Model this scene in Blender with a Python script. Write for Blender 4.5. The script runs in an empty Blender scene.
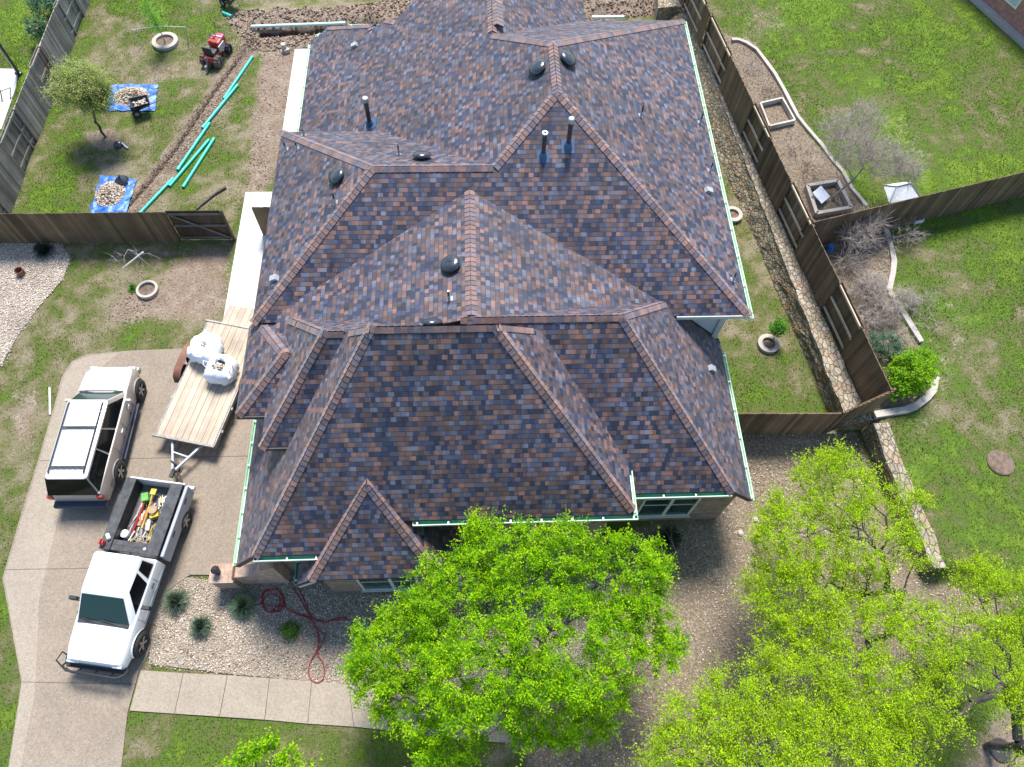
import bpy, bmesh, math, random
import numpy as np
from mathutils import Vector, Matrix
random.seed(7); RNG = np.random.default_rng(7)
S = bpy.context.scene
COL = S.collection
R = math.radians

# ------------------------------------------------------------------ survey
# drone camera 24 m above the front yard; x east, y north (up in the photo), z up
F = 720.0; CX, CY = 512.0, 383.5; CH = 24.0
def _n(v): v = np.array(v, float); return v/np.linalg.norm(v)
_D = _n((-22, 376.5, F)); _N0 = np.array((-57., -1383., F)); _N = _n(_N0-_D*np.dot(_N0, _D))
_E = _n(np.cross(_N, -_D)); _E = -_E if _E[0] < 0 else _E
_M = np.array([_E, _N, -_D])
def at(px, py, z=0.0):
    r = _M @ np.array((px-CX, py-CY, F)); t = (z-CH)/r[2]
    return Vector((r[0]*t, r[1]*t, z))
def proj(w):
    c = np.asarray(w, float)-np.array((0, 0, CH)); c = c @ _M
    return CX+F*c[..., 0]/c[..., 2], CY+F*c[..., 1]/c[..., 2]
def inview(p, m=12):
    u, v = proj(p); return (u > -m) & (u < 1024+m) & (v > -m) & (v < 767+m)

# ------------------------------------------------------------------ terrain
# low house lot, neighbour's lot 0.8 m higher east of the retaining wall
def wall_x(y): return np.where(np.asarray(y) > 10.9, 12.99-(np.asarray(y)-10.96)*.1053, 12.99+(10.96-np.asarray(y))*.0)+.0
def wall_x2(y):
    y = np.asarray(y, float)
    a = 12.99-(y-10.96)*.1053
    b = 14.0+(10.5-y)*.12
    return np.where(y > 10.7, a, b)
def sm(a, b, x):
    t = np.clip((np.asarray(x, float)-a)/(b-a), 0, 1); return t*t*(3-2*t)
UP = .8
def hgt(x, y):
    x = np.asarray(x, float); y = np.asarray(y, float)
    s = x-wall_x2(y)
    north = UP*sm(.05, .16, s)
    south = UP*sm(-.6, 2.2, s)*sm(.0, 4.6, y)
    k = sm(4.7, 5.1, y)
    h = north*k+south*(1-k)
    far = sm(60, 160, np.hypot(x, y-20))
    return h*(1-far)
def g(px, py, z0=None):
    "ground point seen at this pixel"
    z = 0.0
    for i in range(6):
        p = at(px, py, z); z = float(hgt(p.x, p.y))
    p.z = z; return p

# ------------------------------------------------------------------ tagging
def tag(o, label=None, cat=None, group=None, kind=None):
    if label: o['label'] = label
    if cat: o['category'] = cat
    if group: o['group'] = group
    if kind: o['kind'] = kind
    return o
def empty(name, loc, rz=0, label=None, cat=None, group=None):
    o = bpy.data.objects.new(name, None); COL.objects.link(o)
    o.location = loc; o.rotation_euler = (0, 0, rz); o.empty_display_size = .3
    return tag(o, label, cat, group)

# ------------------------------------------------------------------ materials
MATS = {}
def newmat(name):
    m = bpy.data.materials.new(name); m.use_nodes = True
    nt = m.node_tree; b = nt.nodes['Principled BSDF']
    MATS[name] = m
    return m, nt, b
class NT:
    def __init__(s, nt): s.nt = nt
    def n(s, t, **k):
        d = s.nt.nodes.new(t)
        for a, v in k.items():
            if a.startswith('_'): continue
            setattr(d, a, v)
        return d
    def link(s, a, b): s.nt.links.new(a, b)
    def math(s, op, a, b=None, c=None):
        d = s.n('ShaderNodeMath', operation=op)
        for i, v in enumerate((a, b, c)):
            if v is None: continue
            if isinstance(v, (int, float)): d.inputs[i].default_value = v
            else: s.link(v, d.inputs[i])
        return d.outputs[0]
    def mix(s, f, a, b, blend='MIX'):
        d = s.n('ShaderNodeMix', data_type='RGBA', blend_type=blend)
        for i, v in ((0, f), (6, a), (7, b)):
            if isinstance(v, (int, float)): d.inputs[i].default_value = v
            elif isinstance(v, tuple): d.inputs[i].default_value = (*v[:3], 1)
            else: s.link(v, d.inputs[i])
        return d.outputs[2]
    def noise(s, vec, scale, detail=3, rough=.55, dist=0):
        d = s.n('ShaderNodeTexNoise'); d.inputs['Scale'].default_value = scale
        d.inputs['Detail'].default_value = detail; d.inputs['Roughness'].default_value = rough
        d.inputs['Distortion'].default_value = dist
        if vec is not None: s.link(vec, d.inputs['Vector'])
        return d
    def ramp(s, f, stops, interp='LINEAR'):
        d = s.n('ShaderNodeValToRGB'); cr = d.color_ramp; cr.interpolation = interp
        while len(cr.elements) < len(stops): cr.elements.new(.5)
        for e, (p, c) in zip(cr.elements, stops):
            e.position = p; e.color = (*c, 1) if isinstance(c, tuple) else (c, c, c, 1)
        s.link(f, d.inputs[0]); return d.outputs[0]
    def bump(s, h, dist, strength, b, normal=None):
        d = s.n('ShaderNodeBump'); d.inputs['Distance'].default_value = dist
        d.inputs['Strength'].default_value = strength; s.link(h, d.inputs['Height'])
        if normal is not None: s.link(normal, d.inputs['Normal'])
        if b is not None: s.link(d.outputs[0], b.inputs['Normal'])
        return d.outputs[0]

def pm(name, c1, c2=None, scale=6.0, rough=.8, bump=0.0, metal=0.0, detail=4, tint=False, stretch=None, spec=None, lo=.35, hi=.65, bscale=None, coat=0):
    m, nt, b = newmat(name); q = NT(nt)
    tc = q.n('ShaderNodeTexCoord'); v = tc.outputs['Object']
    if stretch:
        mp = q.n('ShaderNodeMapping'); mp.inputs['Scale'].default_value = stretch
        q.link(v, mp.inputs['Vector']); v = mp.outputs[0]
    c2 = c2 or tuple(x*.8 for x in c1)
    nz = q.noise(v, scale, detail)
    col = q.ramp(nz.outputs['Fac'], [(lo, c1), (hi, c2)])
    if tint:
        a = q.n('ShaderNodeAttribute', attribute_name='tint')
        col = q.mix(1.0, col, a.outputs['Color'], 'MULTIPLY')
    q.link(col, b.inputs['Base Color'])
    b.inputs['Roughness'].default_value = rough; b.inputs['Metallic'].default_value = metal
    if spec is not None: b.inputs['Specular IOR Level'].default_value = spec
    if coat: b.inputs['Coat Weight'].default_value = coat
    if bump:
        n2 = q.noise(v, bscale or scale*4, 4)
        q.bump(n2.outputs['Fac'], .02, bump, b)
    return m

def shingle_mat():
    m, nt, b = newmat('shingles'); q = NT(nt)
    uv = q.n('ShaderNodeUVMap', uv_map='UVMap'); sp = q.n('ShaderNodeSeparateXYZ'); q.link(uv.outputs[0], sp.inputs[0])
    u, v = sp.outputs[0], sp.outputs[1]
    wob = q.noise(uv.outputs[0], 1.3, 2)
    v2 = q.math('ADD', v, q.math('MULTIPLY', wob.outputs['Fac'], .03))
    rowf = q.math('DIVIDE', v2, .143); row = q.math('FLOOR', rowf); fr = q.math('FRACT', rowf)
    def cells(w, k):
        d = q.n('ShaderNodeTexVoronoi', voronoi_dimensions='1D', feature='F1')
        d.inputs['Scale'].default_value = 1; d.inputs['Randomness'].default_value = .85
        x = q.math('ADD', q.math('DIVIDE', u, w), q.math('MULTIPLY', row, k)); q.link(x, d.inputs['W'])
        return d
    v1 = cells(.15, 37.37)
    s2 = q.n('ShaderNodeSeparateColor'); q.link(v1.outputs['Color'], s2.inputs[0])
    c = q.ramp(s2.outputs[0], [(0, (.020, .028, .056)), (.16, (.036, .044, .084)), (.31, (.086, .058, .060)), (.48, (.122, .078, .072)),
                               (.64, (.190, .108, .092)), (.74, (.060, .066, .100)), (.86, (.092, .100, .142)), (.95, (.122, .132, .178))], 'CONSTANT')
    v2b = cells(.19, 91.7)
    s3 = q.n('ShaderNodeSeparateColor'); q.link(v2b.outputs['Color'], s3.inputs[0])
    jit = q.math('ADD', q.math('MULTIPLY', s3.outputs[1], .5), .72)
    c = q.mix(1.0, c, q_comb(q, jit), 'MULTIPLY')
    big = q.noise(uv.outputs[0], .35, 3)
    c = q.mix(1.0, c, q.ramp(big.outputs['Fac'], [(.3, .80), (.7, 1.15)]), 'MULTIPLY')
    mp_ = q.n('ShaderNodeMapping'); mp_.inputs['Scale'].default_value = (2.2, .22, 1); q.link(uv.outputs[0], mp_.inputs[0]); stn = q.noise(mp_.outputs[0], 1.0, 4, .6)
    c = q.mix(1.0, c, q.ramp(stn.outputs['Fac'], [(.3, .86), (.7, 1.10)]), 'MULTIPLY')
    gr = q.noise(uv.outputs[0], 160, 2, .8)
    c = q.mix(1.0, c, q.ramp(gr.outputs['Fac'], [(.3, .72), (.7, 1.25)]), 'MULTIPLY')
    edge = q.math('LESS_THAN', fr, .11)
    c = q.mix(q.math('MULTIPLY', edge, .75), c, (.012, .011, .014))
    q.link(c, b.inputs['Base Color'])
    b.inputs['Roughness'].default_value = .6; b.inputs['Specular IOR Level'].default_value = .35
    b.inputs['Sheen Weight'].default_value = .19; b.inputs['Sheen Roughness'].default_value = .45; b.inputs['Sheen Tint'].default_value = (1, .88, .86, 1)
    thick = q.math('GREATER_THAN', s2.outputs[1], .5)
    h = q.math('ADD', q.math('SUBTRACT', 1.0, fr), q.math('MULTIPLY', thick, .5))
    h = q.math('ADD', h, q.math('MULTIPLY', gr.outputs['Fac'], .25))
    q.bump(h, .007, .6, b)
    return m
def q_comb(q, val):
    d = q.n('ShaderNodeCombineColor')
    for i in range(3): q.link(val, d.inputs[i])
    return d.outputs[0]

def brick_mat(name, c1, c2, mortar, bw=.2, bh=.067, ms=.01, dark=1.0):
    m, nt, b = newmat(name); q = NT(nt)
    tc = q.n('ShaderNodeTexCoord'); sp = q.n('ShaderNodeSeparateXYZ'); q.link(tc.outputs['Object'], sp.inputs[0])
    ge = q.n('ShaderNodeNewGeometry'); sn = q.n('ShaderNodeSeparateXYZ'); q.link(ge.outputs['Normal'], sn.inputs[0])
    ax = q.math('GREATER_THAN', q.math('ABSOLUTE', sn.outputs[0]), .7)
    uu = q.math('ADD', q.math('MULTIPLY', sp.outputs[1], ax), q.math('MULTIPLY', sp.outputs[0], q.math('SUBTRACT', 1.0, ax)))
    az = q.math('GREATER_THAN', q.math('ABSOLUTE', sn.outputs[2]), .7)
    vv = q.math('ADD', q.math('MULTIPLY', sp.outputs[1], az), q.math('MULTIPLY', sp.outputs[2], q.math('SUBTRACT', 1.0, az)))
    cb = q.n('ShaderNodeCombineXYZ'); q.link(uu, cb.inputs[0]); q.link(vv, cb.inputs[1])
    br = q.n('ShaderNodeTexBrick'); q.link(cb.outputs[0], br.inputs['Vector'])
    br.inputs['Scale'].default_value = 1; br.inputs['Brick Width'].default_value = bw; br.inputs['Row Height'].default_value = bh
    br.inputs['Mortar Size'].default_value = ms; br.inputs['Color1'].default_value = (*c1, 1); br.inputs['Color2'].default_value = (*c2, 1)
    br.inputs['Mortar'].default_value = (*mortar, 1)
    nz = q.noise(tc.outputs['Object'], 5, 4)
    c = q.mix(1.0, br.outputs['Color'], q.ramp(nz.outputs['Fac'], [(.3, .7), (.7, 1.2)]), 'MULTIPLY')
    q.link(c, b.inputs['Base Color']); b.inputs['Roughness'].default_value = .9
    q.bump(q.math('SUBTRACT', 1.0, br.outputs['Fac']), .01, .8, b)
    return m

def stone_mat(name, cols, scale=3.0, zs=2.0):
    m, nt, b = newmat(name); q = NT(nt)
    tc = q.n('ShaderNodeTexCoord'); mp = q.n('ShaderNodeMapping'); mp.inputs['Scale'].default_value = (1.6, 1, zs)
    q.link(tc.outputs['Object'], mp.inputs[0])
    nzv = q.noise(mp.outputs[0], 3, 3)
    vec = q.n('ShaderNodeVectorMath', operation='ADD'); q.link(mp.outputs[0], vec.inputs[0])
    sc = q.n('ShaderNodeVectorMath', operation='SCALE'); q.link(nzv.outputs['Color'], sc.inputs[0]); sc.inputs['Scale'].default_value = .12
    q.link(sc.outputs[0], vec.inputs[1])
    vo = q.n('ShaderNodeTexVoronoi'); vo.inputs['Scale'].default_value = scale; q.link(vec.outputs[0], vo.inputs['Vector'])
    ve = q.n('ShaderNodeTexVoronoi', feature='DISTANCE_TO_EDGE'); ve.inputs['Scale'].default_value = scale; q.link(vec.outputs[0], ve.inputs['Vector'])
    s2 = q.n('ShaderNodeSeparateColor'); q.link(vo.outputs['Color'], s2.inputs[0])
    c = q.ramp(s2.outputs[0], [(i/len(cols), k) for i, k in enumerate(cols)], 'CONSTANT')
    nz = q.noise(tc.outputs['Object'], 9, 5, .7)
    c = q.mix(1.0, c, q.ramp(nz.outputs['Fac'], [(.3, .55), (.7, 1.3)]), 'MULTIPLY')
    e = q.ramp(ve.outputs['Distance'], [(.0, 1.0), (.07, 0.0)])
    c = q.mix(e, c, (.035, .03, .024))
    q.link(c, b.inputs['Base Color']); b.inputs['Roughness'].default_value = .95
    hh = q.math('ADD', q.ramp(ve.outputs['Distance'], [(0, 0.0), (.15, 1.0)]), nz.outputs['Fac'])
    q.bump(hh, .04, .8, b)
    return m

def concrete_mat(name, base, var=.12, speck=.0, scale=1.0, bump=.15):
    m, nt, b = newmat(name); q = NT(nt)
    tc = q.n('ShaderNodeTexCoord'); v = tc.outputs['Object']
    n1 = q.noise(v, .6*scale, 5, .6); n2 = q.noise(v, 9*scale, 4, .7); n3 = q.noise(v, 45, 3, .8)
    c = q.ramp(n1.outputs['Fac'], [(.28, tuple(x*(1-var) for x in base)), (.5, base), (.72, tuple(x*(1+var) for x in base))])
    c = q.mix(1.0, c, q.ramp(n2.outputs['Fac'], [(.3, 1-var*.7), (.7, 1+var*.5)]), 'MULTIPLY')
    if speck:
        vo = q.n('ShaderNodeTexVoronoi'); vo.inputs['Scale'].default_value = 28; q.link(v, vo.inputs['Vector'])
        s2 = q.n('ShaderNodeSeparateColor'); q.link(vo.outputs['Color'], s2.inputs[0])
        c = q.mix(1.0, c, q.ramp(s2.outputs[0], [(0, 1-speck), (.5, 1.0), (1, 1+speck*1.1)]), 'MULTIPLY')
    st = q.noise(v, 2.3, 6, .75, .8)
    c = q.mix(q.ramp(st.outputs['Fac'], [(.57, 0.0), (.76, .38)]), c, tuple(x*.5 for x in base))
    q.link(c, b.inputs['Base Color']); b.inputs['Roughness'].default_value = .93
    q.bump(n3.outputs['Fac'], .006, bump*3, b)
    return m

def ground_mat():
    m, nt, b = newmat('ground_cover'); q = NT(nt)
    tc = q.n('ShaderNodeTexCoord'); v = tc.outputs['Object']
    A = q.n('ShaderNodeAttribute', attribute_name='cover'); sa = q.n('ShaderNodeSeparateColor'); q.link(A.outputs['Color'], sa.inputs[0])
    B = q.n('ShaderNodeAttribute', attribute_name='lush'); sb = q.n('ShaderNodeSeparateColor'); q.link(B.outputs['Color'], sb.inputs[0])
    n0 = q.noise(v, .35, 5, .6); n1 = q.noise(v, 1.6, 5, .65, .3); n2 = q.noise(v, 9, 5, .75); n3 = q.noise(v, 42, 3, .8)
    # lawn: straw to green
    lev = q.math('ADD', q.math('MULTIPLY', n0.outputs['Fac'], .9), q.math('MULTIPLY', n1.outputs['Fac'], .9))
    lev = q.math('ADD', lev, q.math('MULTIPLY', n2.outputs['Fac'], .75))
    lev = q.math('ADD', q.math('SUBTRACT', lev, 1.275), sb.outputs[0])
    grass = q.ramp(lev, [(.0, (.36, .31, .22)), (.26, (.29, .26, .16)), (.42, (.20, .205, .085)), (.58, (.14, .185, .05)), (.76, (.125, .215, .03)), (.98, (.20, .31, .04))])
    grass = q.mix(1.0, grass, q.ramp(n3.outputs['Fac'], [(.25, .38), (.5, .82), (.75, 1.4)]), 'MULTIPLY')
    dirt = q.ramp(n1.outputs['Fac'], [(.3, (.25, .185, .135)), (.55, (.33, .26, .20)), (.75, (.42, .36, .30))])
    dirt = q.mix(1.0, dirt, q.ramp(n2.outputs['Fac'], [(.3, .65), (.7, 1.25)]), 'MULTIPLY')
    dirt = q.mix(1.0, dirt, q.ramp(n3.outputs['Fac'], [(.3, .75), (.7, 1.2)]), 'MULTIPLY')
    mulch = q.ramp(n2.outputs['Fac'], [(.25, (.12, .10, .07)), (.5, (.25, .20, .145)), (.72, (.42, .35, .27))])
    mulch = q.mix(1.0, mulch, q.ramp(n3.outputs['Fac'], [(.3, .6), (.7, 1.5)]), 'MULTIPLY')
    def mask(ch):
        x = q.math('ADD', ch, q.math('MULTIPLY', q.math('SUBTRACT', q.math('ADD', n1.outputs['Fac'], n2.outputs['Fac']), 1.0), .9))
        return q.ramp(x, [(.38, 0.0), (.62, 1.0)])
    c = q.mix(mask(sa.outputs[0]), grass, dirt)
    c = q.mix(mask(sa.outputs[1]), c, mulch)
    c = q.mix(mask(sa.outputs[2]), c, (.075, .055, .042))
    q.link(c, b.inputs['Base Color']); b.inputs['Roughness'].default_value = 1; b.inputs['Specular IOR Level'].default_value = .1
    h = q.math('ADD', n3.outputs['Fac'], q.math('MULTIPLY', n2.outputs['Fac'], 1.5))
    q.bump(h, .05, .9, b)
    return m

def tint_mat(name, rough=.8, trans=0.0, spec=.3):
    m, nt, b = newmat(name); q = NT(nt)
    a = q.n('ShaderNodeAttribute', attribute_name='tint'); q.link(a.outputs['Color'], b.inputs['Base Color'])
    b.inputs['Roughness'].default_value = rough; b.inputs['Specular IOR Level'].default_value = spec
    if trans:
        t = q.n('ShaderNodeBsdfTranslucent'); q.link(a.outputs['Color'], t.inputs[0])
        mx = q.n('ShaderNodeMixShader'); mx.inputs[0].default_value = trans
        q.link(b.outputs[0], mx.inputs[1]); q.link(t.outputs[0], mx.inputs[2]); q.link(mx.outputs[0], nt.nodes['Material Output'].inputs[0])
    return m

def wood_mat(name, c1, c2, sx=(1, 1, 14), bump=.3, rough=.85):
    m, nt, b = newmat(name); q = NT(nt)
    tc = q.n('ShaderNodeTexCoord'); mp = q.n('ShaderNodeMapping'); mp.inputs['Scale'].default_value = sx
    q.link(tc.outputs['Object'], mp.inputs[0])
    n1 = q.noise(mp.outputs[0], 1.2, 6, .7, .4); n2 = q.noise(tc.outputs['Object'], 1.0, 3)
    c = q.ramp(n1.outputs['Fac'], [(.3, c1), (.7, c2)])
    c = q.mix(1.0, c, q.ramp(n2.outputs['Fac'], [(.3, .75), (.7, 1.2)]), 'MULTIPLY')
    a = q.n('ShaderNodeAttribute', attribute_name='tint'); c = q.mix(1.0, c, a.outputs['Color'], 'MULTIPLY')
    q.link(c, b.inputs['Base Color']); b.inputs['Roughness'].default_value = rough
    q.bump(n1.outputs['Fac'], .01, bump, b)
    return m

shingle_mat(); ground_mat()
pm('cap_shingle', (.135, .092, .085), (.20, .13, .115), 5, .6, .5, tint=True)
MATS['cap_shingle'].node_tree.nodes['Principled BSDF'].inputs['Sheen Weight'].default_value = .3
brick_mat('brick', (.17, .115, .085), (.26, .185, .135), (.30, .27, .23))
brick_mat('brick_pale', (.36, .22, .16), (.44, .30, .23), (.45, .38, .32), .1, .21)
brick_mat('red_brick', (.36, .11, .075), (.48, .17, .12), (.5, .43, .38))
stone_mat('stone', [(.22, .185, .12), (.28, .23, .15), (.17, .15, .10), (.32, .27, .185), (.29, .19, .095), (.20, .18, .13)], 4.2, 1.7)
stone_mat('cap_stone', [(.33, .28, .20), (.40, .35, .27), (.27, .235, .175), (.36, .27, .18), (.42, .37, .30)], 3.8, 2)
concrete_mat('aggregate', (.245, .204, .158), .13, .17)
concrete_mat('concrete', (.295, .254, .20), .08, .14)
concrete_mat('pale_concrete', (.62, .61, .59), .04, .0)
concrete_mat('ring_concrete', (.42, .385, .34), .10, .08, 3)
pm('joint', (.12, .10, .08), (.17, .14, .11), 6, .95)
pm('siding', (.50, .56, .58), (.44, .51, .53), 4, .7)
pm('gutter_white', (.66, .76, .68), (.58, .69, .61), 7, .5)
pm('gutter_green', (.12, .38, .25), (.16, .44, .30), 5, .55)
pm('gutter_mint', (.45, .72, .50), (.52, .76, .57), 5, .55)
pm('gutter_bright', (.20, .52, .22), (.28, .60, .30), 5, .55)
pm('trim', (.50, .54, .53), (.42, .46, .45), 5, .6)
pm('dark_trim', (.03, .03, .032), (.05, .05, .05), 5, .6)
pm('soffit', (.30, .27, .21), (.25, .22, .17), 8, .8)
m, nt, b = newmat('glass'); b.inputs['Base Color'].default_value = (.006, .008, .009, 1); b.inputs['Roughness'].default_value = .08; b.inputs['Specular IOR Level'].default_value = .22
m, nt, b = newmat('green_glass'); b.inputs['Base Color'].default_value = (.012, .040, .036, 1); b.inputs['Roughness'].default_value = .08; b.inputs['Specular IOR Level'].default_value = .3
pm('vent_black', (.02, .025, .034), (.035, .042, .055), 8, .24, spec=.8)
pm('galvanised', (.46, .49, .52), (.38, .41, .45), 9, .4, metal=.4)
pm('blue_boot', (.04, .08, .16), (.06, .12, .22), 8, .6)
wood_mat('fence_wood', (.095, .060, .033), (.18, .125, .074), (1, 1, .12))
wood_mat('grey_fence_wood', (.15, .135, .12), (.30, .28, .255), (1, 1, .12))
wood_mat('rail_wood', (.42, .335, .24), (.56, .46, .345), (1, 1, 1))
wood_mat('deck_wood', (.36, .285, .21), (.50, .42, .33), (10, .5, 1), .4)
wood_mat('old_timber', (.46, .42, .36), (.6, .55, .48), (1, 1, 1))
pm('asphalt_dark', (.04, .04, .04))
# car paints get dust and panels
pm('silver_paint', (.63, .61, .585), (.56, .54, .51), 1.2, .28, metal=.15, coat=.6)
pm('taupe_paint', (.40, .365, .325), (.35, .315, .28), 1.5, .38, metal=.2)
pm('white_paint', (.80, .82, .84), (.73, .75, .77), 1.3, .32, coat=.4)
pm('grey_primer', (.36, .39, .44), (.31, .34, .39), 2.5, .5)
pm('navy_plastic', (.018, .026, .055), (.03, .04, .075), 5, .45)
pm('black_plastic', (.013, .014, .017), (.03, .032, .036), 6, .55)
pm('liner_black', (.035, .038, .042), (.075, .08, .085), 5, .75, bump=.4, bscale=14)
pm('tyre', (.018, .018, .019), (.035, .034, .033), 9, .85, bump=.3)
pm('alloy', (.42, .42, .43), (.3, .3, .31), 6, .35, metal=.7)
pm('lamp_red', (.42, .05, .035), (.3, .03, .02), 9, .3)
pm('lamp_clear', (.6, .62, .62), (.45, .47, .48), 12, .15)
pm('rust', (.14, .06, .04), (.22, .10, .065), 4, .75, bump=.2)
pm('bed_grey', (.16, .16, .165), (.09, .085, .08), 9, .8, bump=.4)
pm('steel', (.30, .29, .28), (.18, .17, .16), 6, .5, metal=.5)
pm('bag_white', (.78, .82, .88), (.70, .75, .83), 3, .6, bump=.5, bscale=7)
pm('rubble', (.34, .30, .25), (.5, .45, .39), 8, .9, bump=.4)
pm('tarp_blue', (.015, .11, .50), (.05, .20, .62), 2, .45, bump=.5, bscale=9)
pm('pipe_green', (.012, .50, .37), (.02, .58, .45), 5, .4)
pm('pipe_pale', (.50, .76, .74), (.6, .82, .8), 5, .4)
pm('pvc_white', (.8, .8, .78), (.7, .7, .68), 5, .4)
pm('hose_red', (.24, .014, .022), (.31, .025, .035), 5, .45)
pm('machine_red', (.42, .035, .03), (.55, .07, .05), 6, .4)
pm('machine_pink', (.5, .05, .14), (.42, .03, .09), 6, .4)
pm('yellow', (.58, .46, .04), (.42, .33, .04), 6, .5)
pm('red', (.42, .03, .03), (.28, .03, .03), 6, .45)
pm('lime', (.12, .42, .08), (.1, .3, .06), 6, .45)
pm('blue', (.04, .18, .5), (.05, .25, .6), 6, .45)
pm('tool_wood', (.42, .31, .18), (.28, .19, .11), 6, .7)
pm('bark', (.065, .055, .05), (.12, .105, .095), 9, .95, bump=.8, stretch=(1, 1, .3))
pm('pale_bark', (.25, .23, .21), (.36, .34, .31), 9, .95, bump=.5)
pm('dead_wood', (.30, .255, .22), (.42, .37, .33), 9, .9)
pm('soil', (.11, .075, .055), (.20, .15, .11), 9, 1, bump=1)
pm('clay', (.17, .105, .075), (.30, .215, .165), 5, 1, bump=1)
tint_mat('leaf', .85, .45, .06); tint_mat('blade', .7, .3, .15); tint_mat('chip', .9, 0, .2); tint_mat('pebble', .75, 0, .3); tint_mat('old_timber_tint', .8, 0, .3)

# ------------------------------------------------------------------ mesh helpers
def set_tint(me, cols):
    at_ = me.attributes.new('tint', 'FLOAT_COLOR', 'FACE' if len(cols) == len(me.polygons) else 'POINT')
    a = np.ones((len(cols), 4), np.float32); a[:, :3] = cols
    at_.data.foreach_set('color', a.ravel())
def npmesh(name, V, Fc, mat, parent=None, tint=None, smooth=False):
    "V (n,3), Fc (m,k) arrays"
    me = bpy.data.meshes.new(name); V = np.asarray(V, np.float32); Fc = np.asarray(Fc, np.int32)
    k = Fc.shape[1]
    me.vertices.add(len(V)); me.vertices.foreach_set('co', V.ravel())
    me.loops.add(Fc.size); me.loops.foreach_set('vertex_index', Fc.ravel())
    me.polygons.add(len(Fc)); me.polygons.foreach_set('loop_start', np.arange(0, Fc.size, k, dtype=np.int32))
    me.polygons.foreach_set('loop_total', np.full(len(Fc), k, np.int32))
    if smooth: me.polygons.foreach_set('use_smooth', np.ones(len(Fc), bool))
    me.update(calc_edges=True)
    if tint is not None: set_tint(me, tint)
    me.materials.append(MATS[mat])
    o = bpy.data.objects.new(name, me); COL.objects.link(o)
    if parent: o.parent = parent
    return o
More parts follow.
